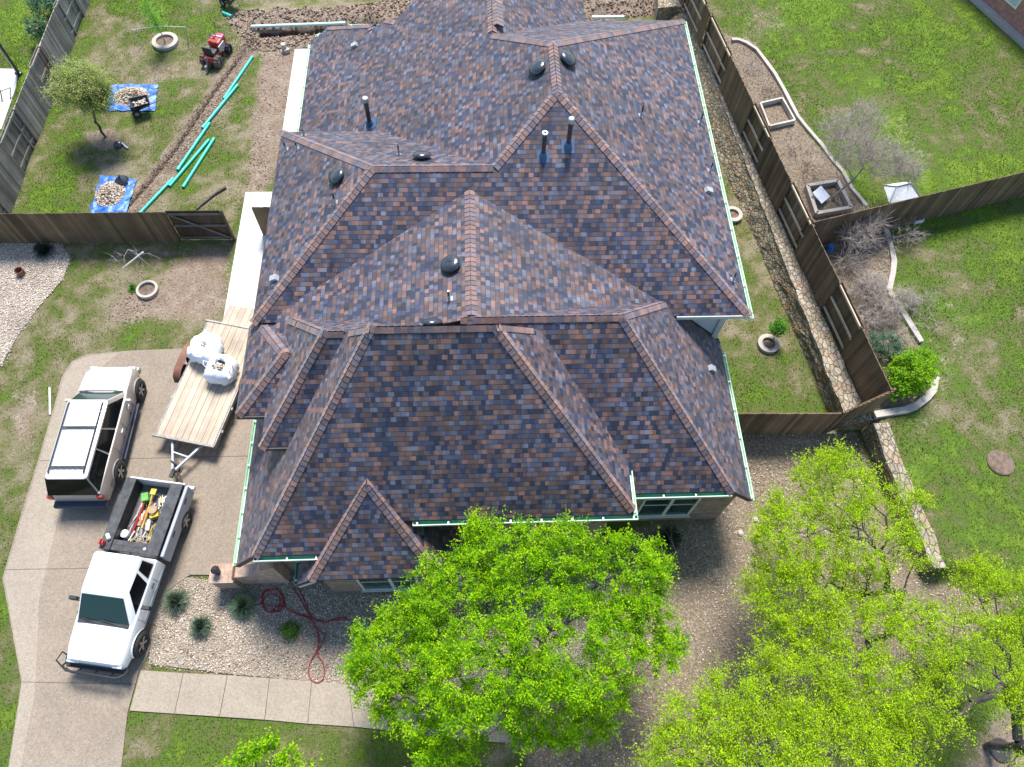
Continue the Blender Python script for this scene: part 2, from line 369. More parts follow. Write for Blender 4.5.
class MB:
    def __init__(s): s.v = []; s.f = []; s.t = []; s.m = []
    def face(s, pts, t=(1, 1, 1), m=0):
        b = len(s.v); s.v += [tuple(p) for p in pts]; s.f.append(tuple(range(b, b+len(pts)))); s.t.append(t); s.m.append(m)
    def raw(s, vs, fs, t=(1, 1, 1), m=0):
        b = len(s.v); s.v += [tuple(p) for p in vs]
        for f in fs: s.f.append(tuple(b+i for i in f)); s.t.append(t); s.m.append(m)
    def box(s, c, d, rz=0, t=(1, 1, 1), m=0, mat=None, bev=0):
        hx, hy, hz = d[0]/2, d[1]/2, d[2]/2
        ca, sa = math.cos(rz), math.sin(rz)
        vs = []
        for z in (-hz, hz):
            for x, y in ((-hx, -hy), (hx, -hy), (hx, hy), (-hx, hy)):
                p = Vector((x*ca-y*sa, x*sa+y*ca, z))
                if mat is not None: p = mat @ Vector((x, y, z))
                vs.append((c[0]+p[0], c[1]+p[1], c[2]+p[2]))
        s.raw(vs, [(3, 2, 1, 0), (4, 5, 6, 7), (0, 1, 5, 4), (1, 2, 6, 5), (2, 3, 7, 6), (3, 0, 4, 7)], t, m)
    def b3(s, x0, x1, y0, y1, z0, z1, t=(1, 1, 1), m=0): s.box(((x0+x1)/2, (y0+y1)/2, (z0+z1)/2), (x1-x0, y1-y0, z1-z0), 0, t, m)
    def beam(s, a, b, w, h, up=(0, 0, 1), t=(1, 1, 1), m=0):
        a = Vector(a); b = Vector(b); d = (b-a); L = d.length; d.normalize()
        up = Vector(up)
        if abs(d.dot(up)) > .98: up = Vector((1, 0, 0))
        sd = d.cross(up).normalized(); u2 = sd.cross(d)
        M3 = Matrix((d, sd, u2)).transposed()
        s.box((a+b)/2, (L, w, h), 0, t, m, M3)
    def tube(s, pts, r, n=8, cap=True, t=(1, 1, 1), m=0):
        pts = [Vector(p) for p in pts]; rr = r if isinstance(r, (list, tuple)) else [r]*len(pts)
        base = len(s.v); prev = None
        for i, p in enumerate(pts):
            d = (pts[min(i+1, len(pts)-1)]-pts[max(i-1, 0)]).normalized()
            if prev is None:
                u = d.cross(Vector((0, 0, 1)))
                if u.length < .05: u = d.cross(Vector((1, 0, 0)))
            else: u = prev-d*prev.dot(d)
            u.normalize(); prev = u; w = d.cross(u)
            for k in range(n):
                a = 2*math.pi*k/n; q = p+(u*math.cos(a)+w*math.sin(a))*rr[i]; s.v.append(tuple(q))
        for i in range(len(pts)-1):
            for k in range(n):
                k2 = (k+1) % n; s.f.append((base+i*n+k, base+i*n+k2, base+(i+1)*n+k2, base+(i+1)*n+k)); s.t.append(t); s.m.append(m)
        if cap:
            s.f.append(tuple(base+k for k in range(n))[::-1]); s.t.append(t); s.m.append(m)
            e = base+(len(pts)-1)*n; s.f.append(tuple(e+k for k in range(n))); s.t.append(t); s.m.append(m)
    def lathe(s, prof, c=(0, 0, 0), n=24, axis='z', t=(1, 1, 1), m=0, closed=False):
        base = len(s.v)
        for r, h in prof:
            for k in range(n):
                a = 2*math.pi*k/n; x, y = r*math.cos(a), r*math.sin(a)
                p = (x, y, h) if axis == 'z' else (x, h, y)
                s.v.append((c[0]+p[0], c[1]+p[1], c[2]+p[2]))
        N = len(prof)
        for i in range(N if closed else N-1):
            j = (i+1) % N
            for k in range(n):
                k2 = (k+1) % n; s.f.append((base+i*n+k, base+i*n+k2, base+j*n+k2, base+j*n+k)); s.t.append(t); s.m.append(m)
    def prism(s, poly, z0, z1, t=(1, 1, 1), m=0, plane='xy', o=0):
        n = len(poly)
        def P3(p, h): return (p[0], p[1], h) if plane == 'xy' else ((p[0], h, p[1]) if plane == 'xz' else (h, p[0], p[1]))
        b = len(s.v); s.v += [P3(p, z0) for p in poly]+[P3(p, z1) for p in poly]
        fs = [tuple(range(n))[::-1], tuple(range(n, 2*n))]+[(i, (i+1) % n, n+(i+1) % n, n+i) for i in range(n)]
        for f in fs: s.f.append(tuple(b+i for i in f)); s.t.append(t); s.m.append(m)
    def build(s, name, mat, parent=None, smooth=False, bevel=0, loc=None, rz=None, ang=40):
        me = bpy.data.meshes.new(name); me.from_pydata(s.v, [], s.f); me.update()
        set_tint(me, np.array([t[:3] for t in s.t], np.float32).reshape(-1, 3)) if s.t else None
        ms = mat if isinstance(mat, (list, tuple)) else [mat]
        for k in ms: me.materials.append(MATS[k])
        if len(ms) > 1: me.polygons.foreach_set('material_index', np.array(s.m, np.int32))
        bm = bmesh.new(); bm.from_mesh(me); bmesh.ops.remove_doubles(bm, verts=bm.verts, dist=.0004); bmesh.ops.recalc_face_normals(bm, faces=bm.faces); bm.to_mesh(me); bm.free()
        if smooth:
            me.polygons.foreach_set('use_smooth', np.ones(len(me.polygons), bool)); me.set_sharp_from_angle(angle=R(ang))
        o = bpy.data.objects.new(name, me); COL.objects.link(o)
        if parent: o.parent = parent
        if loc is not None: o.location = loc
        if rz is not None: o.rotation_euler = (0, 0, rz)
        if bevel:
            md = o.modifiers.new('bevel', 'BEVEL'); md.width = bevel; md.segments = 2; md.limit_method = 'ANGLE'
        return o
def rt(a=.15, hue=.04):
    k = 1+random.uniform(-a, a); return (k*(1+random.uniform(-hue, hue)), k, k*(1+random.uniform(-hue, hue)))
def jit(c, a=.2):
    k = 1+random.uniform(-a, a); return tuple(x*k for x in c)

# ------------------------------------------------------------------ polygon helper
def inpoly(x, y, poly):
    inside = np.zeros(x.shape, bool); n = len(poly)
    for i in range(n):
        x1, y1 = poly[i][:2]; x2, y2 = poly[(i+1) % n][:2]
        if y1 == y2: continue
        c = ((y1 > y) != (y2 > y)) & (x < (x2-x1)*(y-y1)/(y2-y1)+x1)
        inside ^= c
    return inside
def polydist(x, y, poly, closed=True):
    d = np.full(x.shape, 1e9); n = len(poly)
    for i in range(n if closed else n-1):
        x1, y1 = poly[i][:2]; x2, y2 = poly[(i+1) % n][:2]
        dx, dy = x2-x1, y2-y1; L = dx*dx+dy*dy+1e-9
        t = np.clip(((x-x1)*dx+(y-y1)*dy)/L, 0, 1)
        d = np.minimum(d, np.hypot(x-x1-t*dx, y-y1-t*dy))
    return d
def softpoly(x, y, poly, w):
    d = polydist(x, y, poly); i = inpoly(x, y, poly); s = np.where(i, d, -d)
    return sm(-w, w, s)
def G(*pts): return [tuple(g(*p)) for p in pts]

# ================================================================== GROUND
def vnoise(x, y, sc, seed=0):
    x = np.asarray(x)*sc; y = np.asarray(y)*sc
    xi = np.floor(x).astype(np.int64); yi = np.floor(y).astype(np.int64); fx = x-xi; fy = y-yi
    fx = fx*fx*(3-2*fx); fy = fy*fy*(3-2*fy)
    def h(a, b):
        n = (a*374761393+b*668265263+seed*974711) & 0x7fffffff; n = ((n ^ (n >> 13))*1274126177) & 0x7fffffff
        return ((n ^ (n >> 16)) & 0xffff)/65535.
    return (h(xi, yi)*(1-fx)+h(xi+1, yi)*fx)*(1-fy)+(h(xi, yi+1)*(1-fx)+h(xi+1, yi+1)*fx)*fy
def fbm(x, y, sc, o=4, seed=0):
    return sum(vnoise(x, y, sc*2**i, seed+i)*.5**i for i in range(o))/sum(.5**i for i in range(o))

TRENCH = G((252, 38), (238, 58), (205, 103), (175, 148), (150, 180), (118, 216))
PIPETRENCH = G((262, 34), (300, 31), (345, 29), (420, 26))
PIPEWAY = G((256, 40), (243, 62), (214, 106), (184, 150), (160, 182), (132, 216))
DIRT = [(G((104, 312), (120, 292), (158, 285), (170, 262), (205, 246), (232, 246), (232, 300), (212, 322), (160, 322), (112, 324)), .85, 1.0),
        (G((262, 52), (302, 48), (290, 140), (266, 190), (246, 190), (252, 120)), .9, .7),
        (G((222, 12), (300, 10), (360, 5), (460, -10), (440, 34), (330, 50), (255, 52), (235, 30)), 1.0, .8),
        (G((580, -40), (665, -40), (665, 14), (585, 22)), 1.0, .5),
        (G((130, 62), (185, 58), (190, 80), (140, 90)), .55, .9),
        (G((66, 30), (76, 45), (58, 90), (40, 140), (20, 210), (6, 216), (40, 100)), .55, .8),
        (G((12, 385), (45, 380), (50, 440), (25, 470), (5, 440)), .6, .9),
        (G((745, 0), (790, 0), (790, 30), (740, 60), (728, 40)), .45, 1.2),
        (G((860, 60), (900, 90), (960, 160), (930, 190), (850, 180)), .35, 1.5),
        (G((940, 250), (990, 330), (960, 420), (915, 500), (900, 440), (930, 330)), .42, 1.3),
        (G((108, 240), (235, 244), (235, 262), (105, 262)), .5, .6),
        (G((985, 725), (1030, 690), (1030, 780), (960, 780)), .8, .6)]
MULCH = [(G((722, 434), (855, 433), (872, 440), (905, 520), (936, 585), (1024, 600), (900, 690), (860, 790), (540, 790), (520, 740), (590, 640), (610, 540), (690, 510)), 1.0, .5),
         (G((712, 30), (756, 42), (782, 92), (812, 140), (846, 178), (866, 212), (800, 232), (752, 150), (705, 50)), .95, .3),
         (G((838, 228), (884, 228), (893, 262), (890, 300), (912, 338), (938, 372), (934, 400), (880, 412), (838, 335), (812, 262), (800, 232)), .9, .4),
         (G((84, 132), (112, 128), (122, 138), (110, 150), (92, 148)), .95, .3)]
BED = G((149, 664), (152, 628), (160, 600), (172, 585), (186, 577), (205, 580), (262, 570), (350, 572), (480, 560), (600, 545), (625, 600), (600, 670), (540, 705), (420, 690), (350, 684), (240, 675))
LEFTBED = G((-60, 243), (60, 244), (71, 258), (62, 280), (40, 305), (18, 335), (2, 364), (-60, 430))
DRIVE = G((86, 355), (130, 351), (185, 349), (262, 345), (262, 575), (190, 575), (166, 592), (154, 625), (148, 655), (139, 672), (128, 712), (118, 800), (4, 800), (22, 682), (3, 578), (20, 520), (38, 462), (55, 405), (62, 378), (72, 362))
PATH_T = G((141, 670), (184, 673), (228, 675), (270, 678), (312, 681), (349, 684), (386, 690), (430, 700), (475, 708), (520, 716)); 
PATH_B = G((130, 711), (175, 714), (220, 717), (265, 720), (308, 724), (354, 727), (392, 731), (440, 738), (490, 742), (540, 745))
FOOT = [(-7.2, 5.6, 4.2, 28), (4.0, 6.9, 8.1, 12.6), (-5.2, 4.9, -1, 7), (0, 12, 8.2, 33)]

def covers(x, y):
    dirt = np.zeros(x.shape); mul = np.zeros(x.shape)
    for p, a, w in DIRT: dirt = np.maximum(dirt, a*softpoly(x, y, p, w))
    for p, a, w in MULCH: mul = np.maximum(mul, a*softpoly(x, y, p, w))
    for b in (BED, LEFTBED): mul = np.maximum(mul, softpoly(x, y, b, .1))
    d1 = polydist(x, y, TRENCH, False); d2 = polydist(x, y, PIPEWAY, False)
    dirt = np.maximum(dirt, .62*(1-sm(.22, .62, d1))); dirt = np.maximum(dirt, .75*(1-sm(.3, .6, d2)))
    tr = np.maximum((1-sm(.06, .14, d1)), 1-sm(.16, .28, polydist(x, y, PIPETRENCH, False)))
    lush = .40+.0*x
    lush = np.where(x < -19.7, .82, lush)
    e = x-wall_x2(y)
    lush = np.where(e > .2, .56+.05*sm(-6, 3, y), lush)
    lush = np.where((x > 8) & (e < 0) & (y > 10.3) & (y < 13.5), .52, lush)
    lush = np.where((y < 1.9) & (x < 0), .55, lush)
    lush = np.where((x > -19.5) & (x < -10) & (y > 20), .40, lush)
    lush = lush+.04+.62*(fbm(x, y, .45, 4, 3)-.5)+.62*(fbm(x, y, 1.7, 3, 9)-.5)+.3*(fbm(x, y, 4.1, 2, 12)-.5)
    for (px, py, r, a) in ((990, 215, 2.2, .2), (150, 12, 3, .2), (800, 10, 2, .25), (860, 480, 2, .2), (30, 520, 2, .1), (345, 300, 1, .1), (45, 210, 2.0, .22), (168, 480, .4, .0), (930, 30, 2.5, .15), (960, 560, 2.5, .15)):
        c = g(px, py); lush = lush+a*np.exp(-((x-c.x)**2+(y-c.y)**2)/(r*r))
    return dirt, mul, tr, np.clip(lush, 0, 1)

def build_ground():
    s0 = .15
    xs = np.concatenate([-31-np.geomspace(.4, 420, 22)[::-1], np.arange(-31, 36, s0), 36+np.geomspace(.4, 420, 22)])
    ys = np.concatenate([-4-np.geomspace(.4, 420, 22)[::-1], np.arange(-4, 42, s0), 42+np.geomspace(.4, 420, 22)])
    X, Y = np.meshgrid(xs, ys); nx, ny = len(xs), len(ys)
    # snap one column of vertices onto each side of the retaining wall step
    Z = hgt(X, Y)
    dirt, mul, tr, lush = covers(X, Y)
    Z = Z-.16*tr*(hgt(X, Y) < .1)
    Z = Z+.05*(fbm(X, Y, .5, 3, 5)-.5)*sm(.2, .8, polydist(X, Y, DRIVE))*np.where(dirt+mul > .2, 1.2, .6)*(1-softpoly(X, Y, DRIVE, .3))
    for bd_ in (BED, LEFTBED): Z = Z-.05*softpoly(X, Y, bd_, .12)
    Z = Z-.25*(1-sm(.10, .24, polydist(X, Y, PIPETRENCH, False)))
    pile = np.zeros(X.shape)
    for p, a in ((G((250, 12), (300, 8), (400, 5), (440, -12), (450, 12), (400, 24), (320, 24), (270, 22)), .5), (G((585, -10), (650, -12), (655, 8), (588, 14)), .5)):
        pile = np.maximum(pile, a*softpoly(X, Y, p, .8)*fbm(X, Y, 1.9, 4, 8)**1.3*(sm(.25, .6, polydist(X, Y, PIPETRENCH, False))))
    Z = Z+pile
    V = np.stack([X, Y, Z], -1).reshape(-1, 3)
    i = np.arange(nx-1); j = np.arange(ny-1); I, J = np.meshgrid(i, j); b = (J*nx+I).ravel()
    Fc = np.stack([b, b+1, b+nx+1, b+nx], -1)
    o = npmesh('ground', V, Fc, 'ground_cover', smooth=True)
    me = o.data
    a = me.attributes.new('cover', 'FLOAT_COLOR', 'POINT'); c = np.ones((len(V), 4), np.float32)
    c[:, 0] = dirt.ravel(); c[:, 1] = mul.ravel(); c[:, 2] = tr.ravel(); a.data.foreach_set('color', c.ravel())
    a = me.attributes.new('lush', 'FLOAT_COLOR', 'POINT'); c[:, 0] = c[:, 1] = c[:, 2] = lush.ravel(); a.data.foreach_set('color', c.ravel())
    tag(o, kind='structure')
build_ground()

def blocked(x, y):
    m = inpoly(x, y, DRIVE) | inpoly(x, y, BED) | inpoly(x, y, LEFTBED) | inpoly(x, y, PATH_T+PATH_B[::-1])
    for x0, y0, x1, y1 in FOOT: m |= (x > x0) & (x < x1) & (y > y0) & (y < y1)
    return m
def tri_blades(name, n, region, hfun, colfun, keep):
    x = RNG.uniform(region[0], region[1], n); y = RNG.uniform(region[2], region[3], n)
    z = hgt(x, y); k = inview(np.stack([x, y, z], -1)) & ~blocked(x, y); x, y, z = x[k], y[k], z[k]
    dirt, mul, tr, lush = covers(x, y)
    d = (np.clip(1-dirt*1.15, 0, 1))*(1-np.clip(mul*1.3, 0, 1))*(1-tr)
    k = keep(x, y, d, lush); x, y, z, lush = x[k], y[k], z[k], lush[k]
    m = len(x); a = RNG.uniform(0, 2*np.pi, m); h = hfun(m, lush); w = RNG.uniform(.012, .026, m); ln = RNG.uniform(.3, 1.0, m)*h
    lean = RNG.uniform(0, 2*np.pi, m)
    p0 = np.stack([x-np.cos(a)*w, y-np.sin(a)*w, z-.01], -1); p1 = np.stack([x+np.cos(a)*w, y+np.sin(a)*w, z-.01], -1)
    p2 = np.stack([x+np.cos(lean)*ln, y+np.sin(lean)*ln, z+h], -1)
    V = np.stack([p0, p1, p2], 1).reshape(-1, 3); Fc = np.arange(3*m).reshape(-1, 3)
    return npmesh(name, V, Fc, 'blade', tint=colfun(m, lush, x, y))
def grass_col(m, lush, x, y):
    a = np.array([(.46, .40, .29), (.36, .32, .18), (.24, .25, .09), (.16, .25, .045), (.22, .36, .05)])
    t = np.clip(lush+RNG.normal(0, .17, m), 0, .999)*4; i = t.astype(int); f = (t-i)[:, None]
    return (a[i]*(1-f)+a[np.minimum(i+1, 4)]*f)*RNG.uniform(.5, 1.15, (m, 1))
o = tri_blades('grass', 780000, (-30, 31, -1, 37), lambda m, l: RNG.uniform(.02, .06, m)*(.6+l), grass_col, lambda x, y, d, l: (RNG.random(len(x)) < d*(.45+.55*l)))
tag(o, 'short patchy lawn grass of green and straw blades', 'grass', kind='stuff')

def pebbles(name, poly_list, n, cols, smin, smax, label, extra=None):
    xs, ys = [], []
    for poly in poly_list:
        P_ = np.array(poly)[:, :2]; lo, hi = P_.min(0), P_.max(0)
        x = RNG.uniform(lo[0], hi[0], n); y = RNG.uniform(lo[1], hi[1], n)
        k = inpoly(x, y, poly) & inview(np.stack([x, y, hgt(x, y)], -1)); xs.append(x[k]); ys.append(y[k])
    x = np.concatenate(xs); y = np.concatenate(ys)
    if extra is not None: k = extra(x, y); x, y = x[k], y[k]
    for x0, y0, x1, y1 in FOOT[:3]:
        k = ~((x > x0) & (x < x1) & (y > y0) & (y < y1)); x, y = x[k], y[k]
    m = len(x); s = smin+(smax-smin)*RNG.random(m)**1.8*1.25; x = x+RNG.normal(0, .05, m); y = y+RNG.normal(0, .05, m)
    base = np.array([(1, 0, 0), (0, 1, 0), (-1, 0, 0), (0, -1, 0), (0, 0, 1), (0, 0, -1)], float)
    V = base[None]*s[:, None, None]*RNG.uniform(.6, 1.2, (m, 6, 1)); V[..., 2] *= .65
    V[:, :4, 2] += RNG.uniform(-.3, .3, (m, 4))*s[:, None]
    a = RNG.uniform(0, 6.28, m); c, sn = np.cos(a)[:, None], np.sin(a)[:, None]
    X = V[..., 0]*c-V[..., 1]*sn; Y = V[..., 0]*sn+V[..., 1]*c
    V = np.stack([X+x[:, None], Y+y[:, None], V[..., 2]+(hgt(x, y)+s*RNG.uniform(.1, .7, m))[:, None]], -1).reshape(-1, 3)
    f0 = np.array([(0, 1, 4), (1, 2, 4), (2, 3, 4), (3, 0, 4), (1, 0, 5), (2, 1, 5), (3, 2, 5), (0, 3, 5)])
    Fc = (f0[None]+6*np.arange(m)[:, None, None]).reshape(-1, 3)
    pal = np.array(cols); col = pal[RNG.integers(0, len(pal), m)]*RNG.uniform(.7, 1.15, (m, 1))*(.58+.5*fbm(x, y, .9, 4, 21))[:, None]
    o = npmesh(name, V, Fc, 'pebble', tint=np.repeat(col, 8, 0)); tag(o, label, 'gravel', kind='stuff'); return o
CREAM = [(.62, .52, .40), (.72, .63, .52), (.50, .40, .29), (.44, .38, .32), (.78, .71, .62), (.30, .24, .18), (.66, .53, .38), (.55, .50, .45)]
def under(name, poly, mat):
    b = MB(); b.prism([p[:2] for p in poly], -.05, .008); tag(b.build(name, mat), kind='structure')
pm('gravel_base', (.33, .28, .22), (.23, .19, .145), 22, .95, .8)
under('gravel_bed', BED, 'gravel_base'); under('gravel_bed', LEFTBED, 'gravel_base')
pebbles('gravel', [BED], 62000, CREAM, .016, .038, 'cream and tan river pebbles in the front bed')
pebbles('gravel', [LEFTBED], 42000, [(.66, .56, .45), (.74, .66, .57), (.56, .47, .38), (.80, .73, .65)], .018, .04, 'pale pebbles in the curved bed at the left fence')
MB1 = MULCH[0][0]
def chips():
    n = 190000
    P_ = np.array([p[:2] for m in MULCH for p in m[0]]); x = RNG.uniform(-3, 26, n); y = RNG.uniform(-1.5, 33, n)
    k = inview(np.stack([x, y, hgt(x, y)], -1)); x, y = x[k], y[k]
    mul = np.zeros(x.shape)
    for p, a, w in MULCH: mul = np.maximum(mul, a*softpoly(x, y, p, w*1.3))
    k = (RNG.random(len(x)) < mul*.9) & ~inpoly(x, y, BED)
    x, y = x[k], y[k]
    for x0, y0, x1, y1 in FOOT:
        k = ~((x > x0) & (x < x1) & (y > y0) & (y < y1)); x, y = x[k], y[k]
    m = len(x); z = hgt(x, y)+RNG.uniform(.0, .03, m)
    s = RNG.uniform(.012, .032, m); d1 = RNG.normal(0, 1, (m, 3)); d1[:, 2] *= .35; d1 /= np.linalg.norm(d1, axis=1)[:, None]
    d2 = np.cross(d1, RNG.normal(0, .4, (m, 3))+np.array((0, 0, 1))); d2 /= np.linalg.norm(d2, axis=1)[:, None]
    c = np.stack([x, y, z+.012], -1); a = d1*s[:, None]*1.3; b = d2*s[:, None]*.7
    V = np.stack([c-a, c+b, c+a, c-b], 1).reshape(-1, 3)
    pal = np.array([(.30, .20, .13), (.42, .33, .25), (.20, .14, .09), (.55, .46, .38), (.36, .25, .15), (.62, .55, .48), (.16, .12, .085)])
    col = pal[RNG.integers(0, 7, m)]*RNG.uniform(.7, 1.15, (m, 1))
    cc = g(705, 590); wgt = np.exp(-((x-cc.x)**2/2.0+(y-cc.y)**2/3.2))[:, None]; col = col*(1-wgt*.75)+wgt*.75*np.array([(.62, .52, .46)])*RNG.uniform(.5, 1.1, (m, 1))
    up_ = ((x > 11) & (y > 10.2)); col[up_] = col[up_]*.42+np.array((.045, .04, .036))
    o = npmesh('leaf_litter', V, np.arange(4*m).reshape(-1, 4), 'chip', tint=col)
    tag(o, 'brown dead leaves and bark chips under the right hand trees', 'leaf litter', kind='stuff')
chips()
def clods():
    pts = []
    for poly, n, a in ((TRENCH, 1600, .22), (PIPEWAY, 2600, .28)):
        for i in range(n):
            k = random.randrange(len(poly)-1); t = random.random(); p = Vector(poly[k]).lerp(Vector(poly[k+1]), t)
            pts.append((p.x+random.gauss(0, a*.6), p.y+random.gauss(0, a*.6), random.uniform(.01, .035)))
    for poly, n in ((DIRT[2][0], 3600), (DIRT[3][0], 1500), (DIRT[0][0], 1200), (DIRT[1][0], 900)):
        P_ = np.array(poly)[:, :2]; lo, hi = P_.min(0), P_.max(0)
        x = RNG.uniform(lo[0], hi[0], n*2); y = RNG.uniform(lo[1], hi[1], n*2); k = inpoly(x, y, poly) & (polydist(x, y, PIPETRENCH, False) > .3)
        big = .075 if n > 1300 else .03
        pts += [(a, b, random.uniform(.015, 1)**2*big+.012) for a, b in zip(x[k], y[k])]
    P3 = np.array(pts); P3 = P3[inview(np.stack([P3[:, 0], P3[:, 1], 0*P3[:, 0]], -1), 30)]; m = len(P3)
    base = np.array([(1, 0, 0), (0, 1, 0), (-1, 0, 0), (0, -1, 0), (0, 0, 1), (0, 0, -1)], float)
    V = base[None]*P3[:, 2][:, None, None]*RNG.uniform(.6, 1.3, (m, 6, 1)); V[:, :, 2] *= .8
    V[:, :4, 2] += RNG.uniform(-.4, .4, (m, 4))*P3[:, 2][:, None]
    pz = np.zeros(m)
    for p, a in ((G((250, 12), (300, 8), (400, 5), (440, -12), (450, 12), (400, 24), (320, 24), (270, 22)), .5), (G((585, -10), (650, -12), (655, 8), (588, 14)), .5)):
        pz = np.maximum(pz, a*softpoly(P3[:, 0], P3[:, 1], p, .8)*fbm(P3[:, 0], P3[:, 1], 1.9, 4, 8)**1.3)
    V[..., 0] += P3[:, 0][:, None]; V[..., 1] += P3[:, 1][:, None]; V[..., 2] += (pz+P3[:, 2]*.3)[:, None]
    f0 = np.array([(0, 1, 4), (1, 2, 4), (2, 3, 4), (3, 0, 4), (1, 0, 5), (2, 1, 5), (3, 2, 5), (0, 3, 5)])
    Fc = (f0[None]+6*np.arange(m)[:, None, None]).reshape(-1, 3)
    pal = np.array([(.30, .23, .17), (.37, .30, .235), (.22, .15, .11), (.28, .19, .135), (.42, .35, .28), (.19, .13, .10)])
    col = pal[RNG.integers(0, 6, m)]*RNG.uniform(.75, 1.15, (m, 1))
    tag(npmesh('loose_soil', V.reshape(-1, 3), Fc, 'chip', tint=np.repeat(col, 8, 0)), 'loose brown soil clods along the trench and in the dug piles', 'soil', kind='stuff')
clods()

# driveway, border strip, joints
def sheet(name, poly, z0, z1, mat, **k):
    b = MB(); b.prism([p[:2] for p in poly], z0, z1); o = b.build(name, mat); tag(o, kind='structure'); return o
sheet('driveway', DRIVE, -.05, .035, 'aggregate')
sheet('driveway_border', G((88, 357), (120, 353), (98, 371), (84, 400), (62, 505), (40, 600), (36, 690), (16, 800), (5, 800), (23, 682), (5, 578), (22, 520), (40, 462), (57, 405), (64, 379), (74, 363)), .03, .039, 'concrete')
b = MB()
for a, c in (((40, 461), (262, 456)), ((4, 570), (160, 567)), ((23, 682), (136, 684)), ((186, 350), (172, 568))):
    pa, pb = g(*a), g(*c); b.beam((pa.x, pa.y, .036), (pb.x, pb.y, .036), .022, .012)
tag(b.build('driveway_joints', 'joint'), kind='structure')
b = MB(); n = len(PATH_T)
for i in range(n-1):
    q4 = [Vector(PATH_B[i]), Vector(PATH_B[i+1]), Vector(PATH_T[i+1]), Vector(PATH_T[i])]
    c = sum(q4, Vector())/4; q4 = [c+(p-c)*(1-.014/((p-c).length)) for p in q4]
    b.prism([(p.x, p.y) for p in q4], -.03, .045+random.uniform(-.004, .004), rt(.04, .02))
tag(b.build('path', 'concrete'), kind='structure')
sheet('path_bedding', [*[p for p in PATH_B], *[p for p in PATH_T[::-1]]], -.04, .02, 'joint')
b = MB()
yy = [12.0, 15.7, 17.9, 20.0, 22.05]
for y0, y1 in zip(yy[:-1], yy[1:]): b.b3(-10.02, -7.0, y0+.01, y1-.01, -.03, .06)
b.b3(-8.85, -6.8, 25.35, 31.2, -.03, .06)
tag(b.build('side_walk', 'pale_concrete'), kind='structure')
sheet('neighbour_patio', G((-80, 68), (19, 70), (16, 90), (2, 130), (-90, 140)), -.02, .06, 'pale_concrete')

# ================================================================== HOUSE
house = empty('brick_house', (0, 12, 0), 0, 'brick house under a large many hipped roof of brown and slate blue shingles', 'house')
HO = Vector((0, 12, 0))
def hb(b, name, mat, parent=None, **k):
    b.v = [(p[0]-HO.x, p[1]-HO.y, p[2]-HO.z) for p in b.v]
    return b.build(name, mat, parent or house, **k)
def rect(x0, x1, y0, y1): return [(x0, y0), (x1, y0), (x1, y1), (x0, y1)]
def pl(slope_dir, x, y, z, s):
    "plane through (x,y,z) rising with slope s towards slope_dir"
    a, b = slope_dir; return (a*s, b*s, z-a*s*x-b*s*y)
E_, W_, N_, S_ = (1, 0), (-1, 0), (0, 1), (0, -1)     # direction in which the plane RISES
SN = pl(N_, 0, 12.26, 4.9, .583)
WM = pl(E_, .59, 0, 7.32, .583)
BOX = {
 'C': (rect(-7.40, 4.25, 5.38, 13.4), [pl(N_, 0, 10.04, 8.06, 1.0), pl(E_, -2.91, 0, 8.04, 1.26), pl(W_, .38, 0, 8.06, 1.0), pl(S_, 0, 10.04, 8.06, 2.0)], []),
 'R': (rect(-.5, 8.28, 6.88, 12.62), [pl(N_, 0, 6.88, 3.56, .85), pl(W_, 8.28, 0, 2.70, 1.0), pl(S_, 0, 10.95, 7.02, 1.12)], []),
 'G': (rect(-6.42, -.6, 8.2, 13.2), [pl(N_, 0, 8.2, 4.6, 1.04), pl(E_, -6.42, 0, 4.6, 1.17), pl(S_, 0, 10.55, 7.05, 1.1)], []),
 'F': (rect(-7.28, -4.0, 9.27, 12.45), [pl(N_, 0, 9.27, 4.5, .78), pl(E_, -7.28, 0, 4.5, .75), pl(S_, 0, 12.45, 4.72, .53)], []),
 'P': (rect(-5.55, -.55, 4.74, 9.0), [pl(N_, -3.25, 6.92, 5.03, .92), pl(E_, -3.25, 0, 5.03, 1.12), pl(W_, -3.25, 0, 5.03, 1.05)], []),
 'K': (rect(-6.3, 5.9, 11.0, 16.2), [pl(E_, -.28, 0, 6.92, .31), pl(W_, -.28, 0, 6.92, .30)], []),
 'A': (rect(-7.2, 8.55, 12.26, 26.65), [SN, WM, pl(W_, 8.55, 0, 4.9, .585), pl(S_, 0, 20.57, 8.43, .583)], []),
 'Wg': (rect(-7.09, 3.0, 12.26, 20.44), [SN, pl(E_, -7.09, 0, 4.9, .624), pl(S_, 0, 20.44, 4.9, .583)], []),
 'N2': ([(-5.1, 24.34), (-5.1, 20), (4.5, 20), (4.5, 33), (3.5, 33)], [WM, pl(W_, 4.5, 0, 4.9, .62)], []),
 'NW': ([(-7.2, 20), (-1.5, 20), (-1.5, 27.0), (-3.4, 28.9), (-5.6, 28.9), (-7.2, 28.1)], [WM, pl(S_, 0, 27.2, 4.25, .8), pl(W_, -4.2, 0, 4.5, .5)], []),
}
def clip(poly, a, b, c):
    "keep a*x+b*y+c >= 0"
    out = []; n = len(poly)
    for i in range(n):
        p, q = poly[i], poly[(i+1) % n]; dp = a*p[0]+b*p[1]+c; dq = a*q[0]+b*q[1]+c
        if dp >= 0: out.append(p)
        if (dp > 0) != (dq > 0) and abs(dp-dq) > 1e-12:
            t = dp/(dp-dq); out.append((p[0]+(q[0]-p[0])*t, p[1]+(q[1]-p[1])*t))
    return out
def area(p): return abs(sum(p[i][0]*p[(i+1) % len(p)][1]-p[(i+1) % len(p)][0]*p[i][1] for i in range(len(p))))/2 if len(p) > 2 else 0
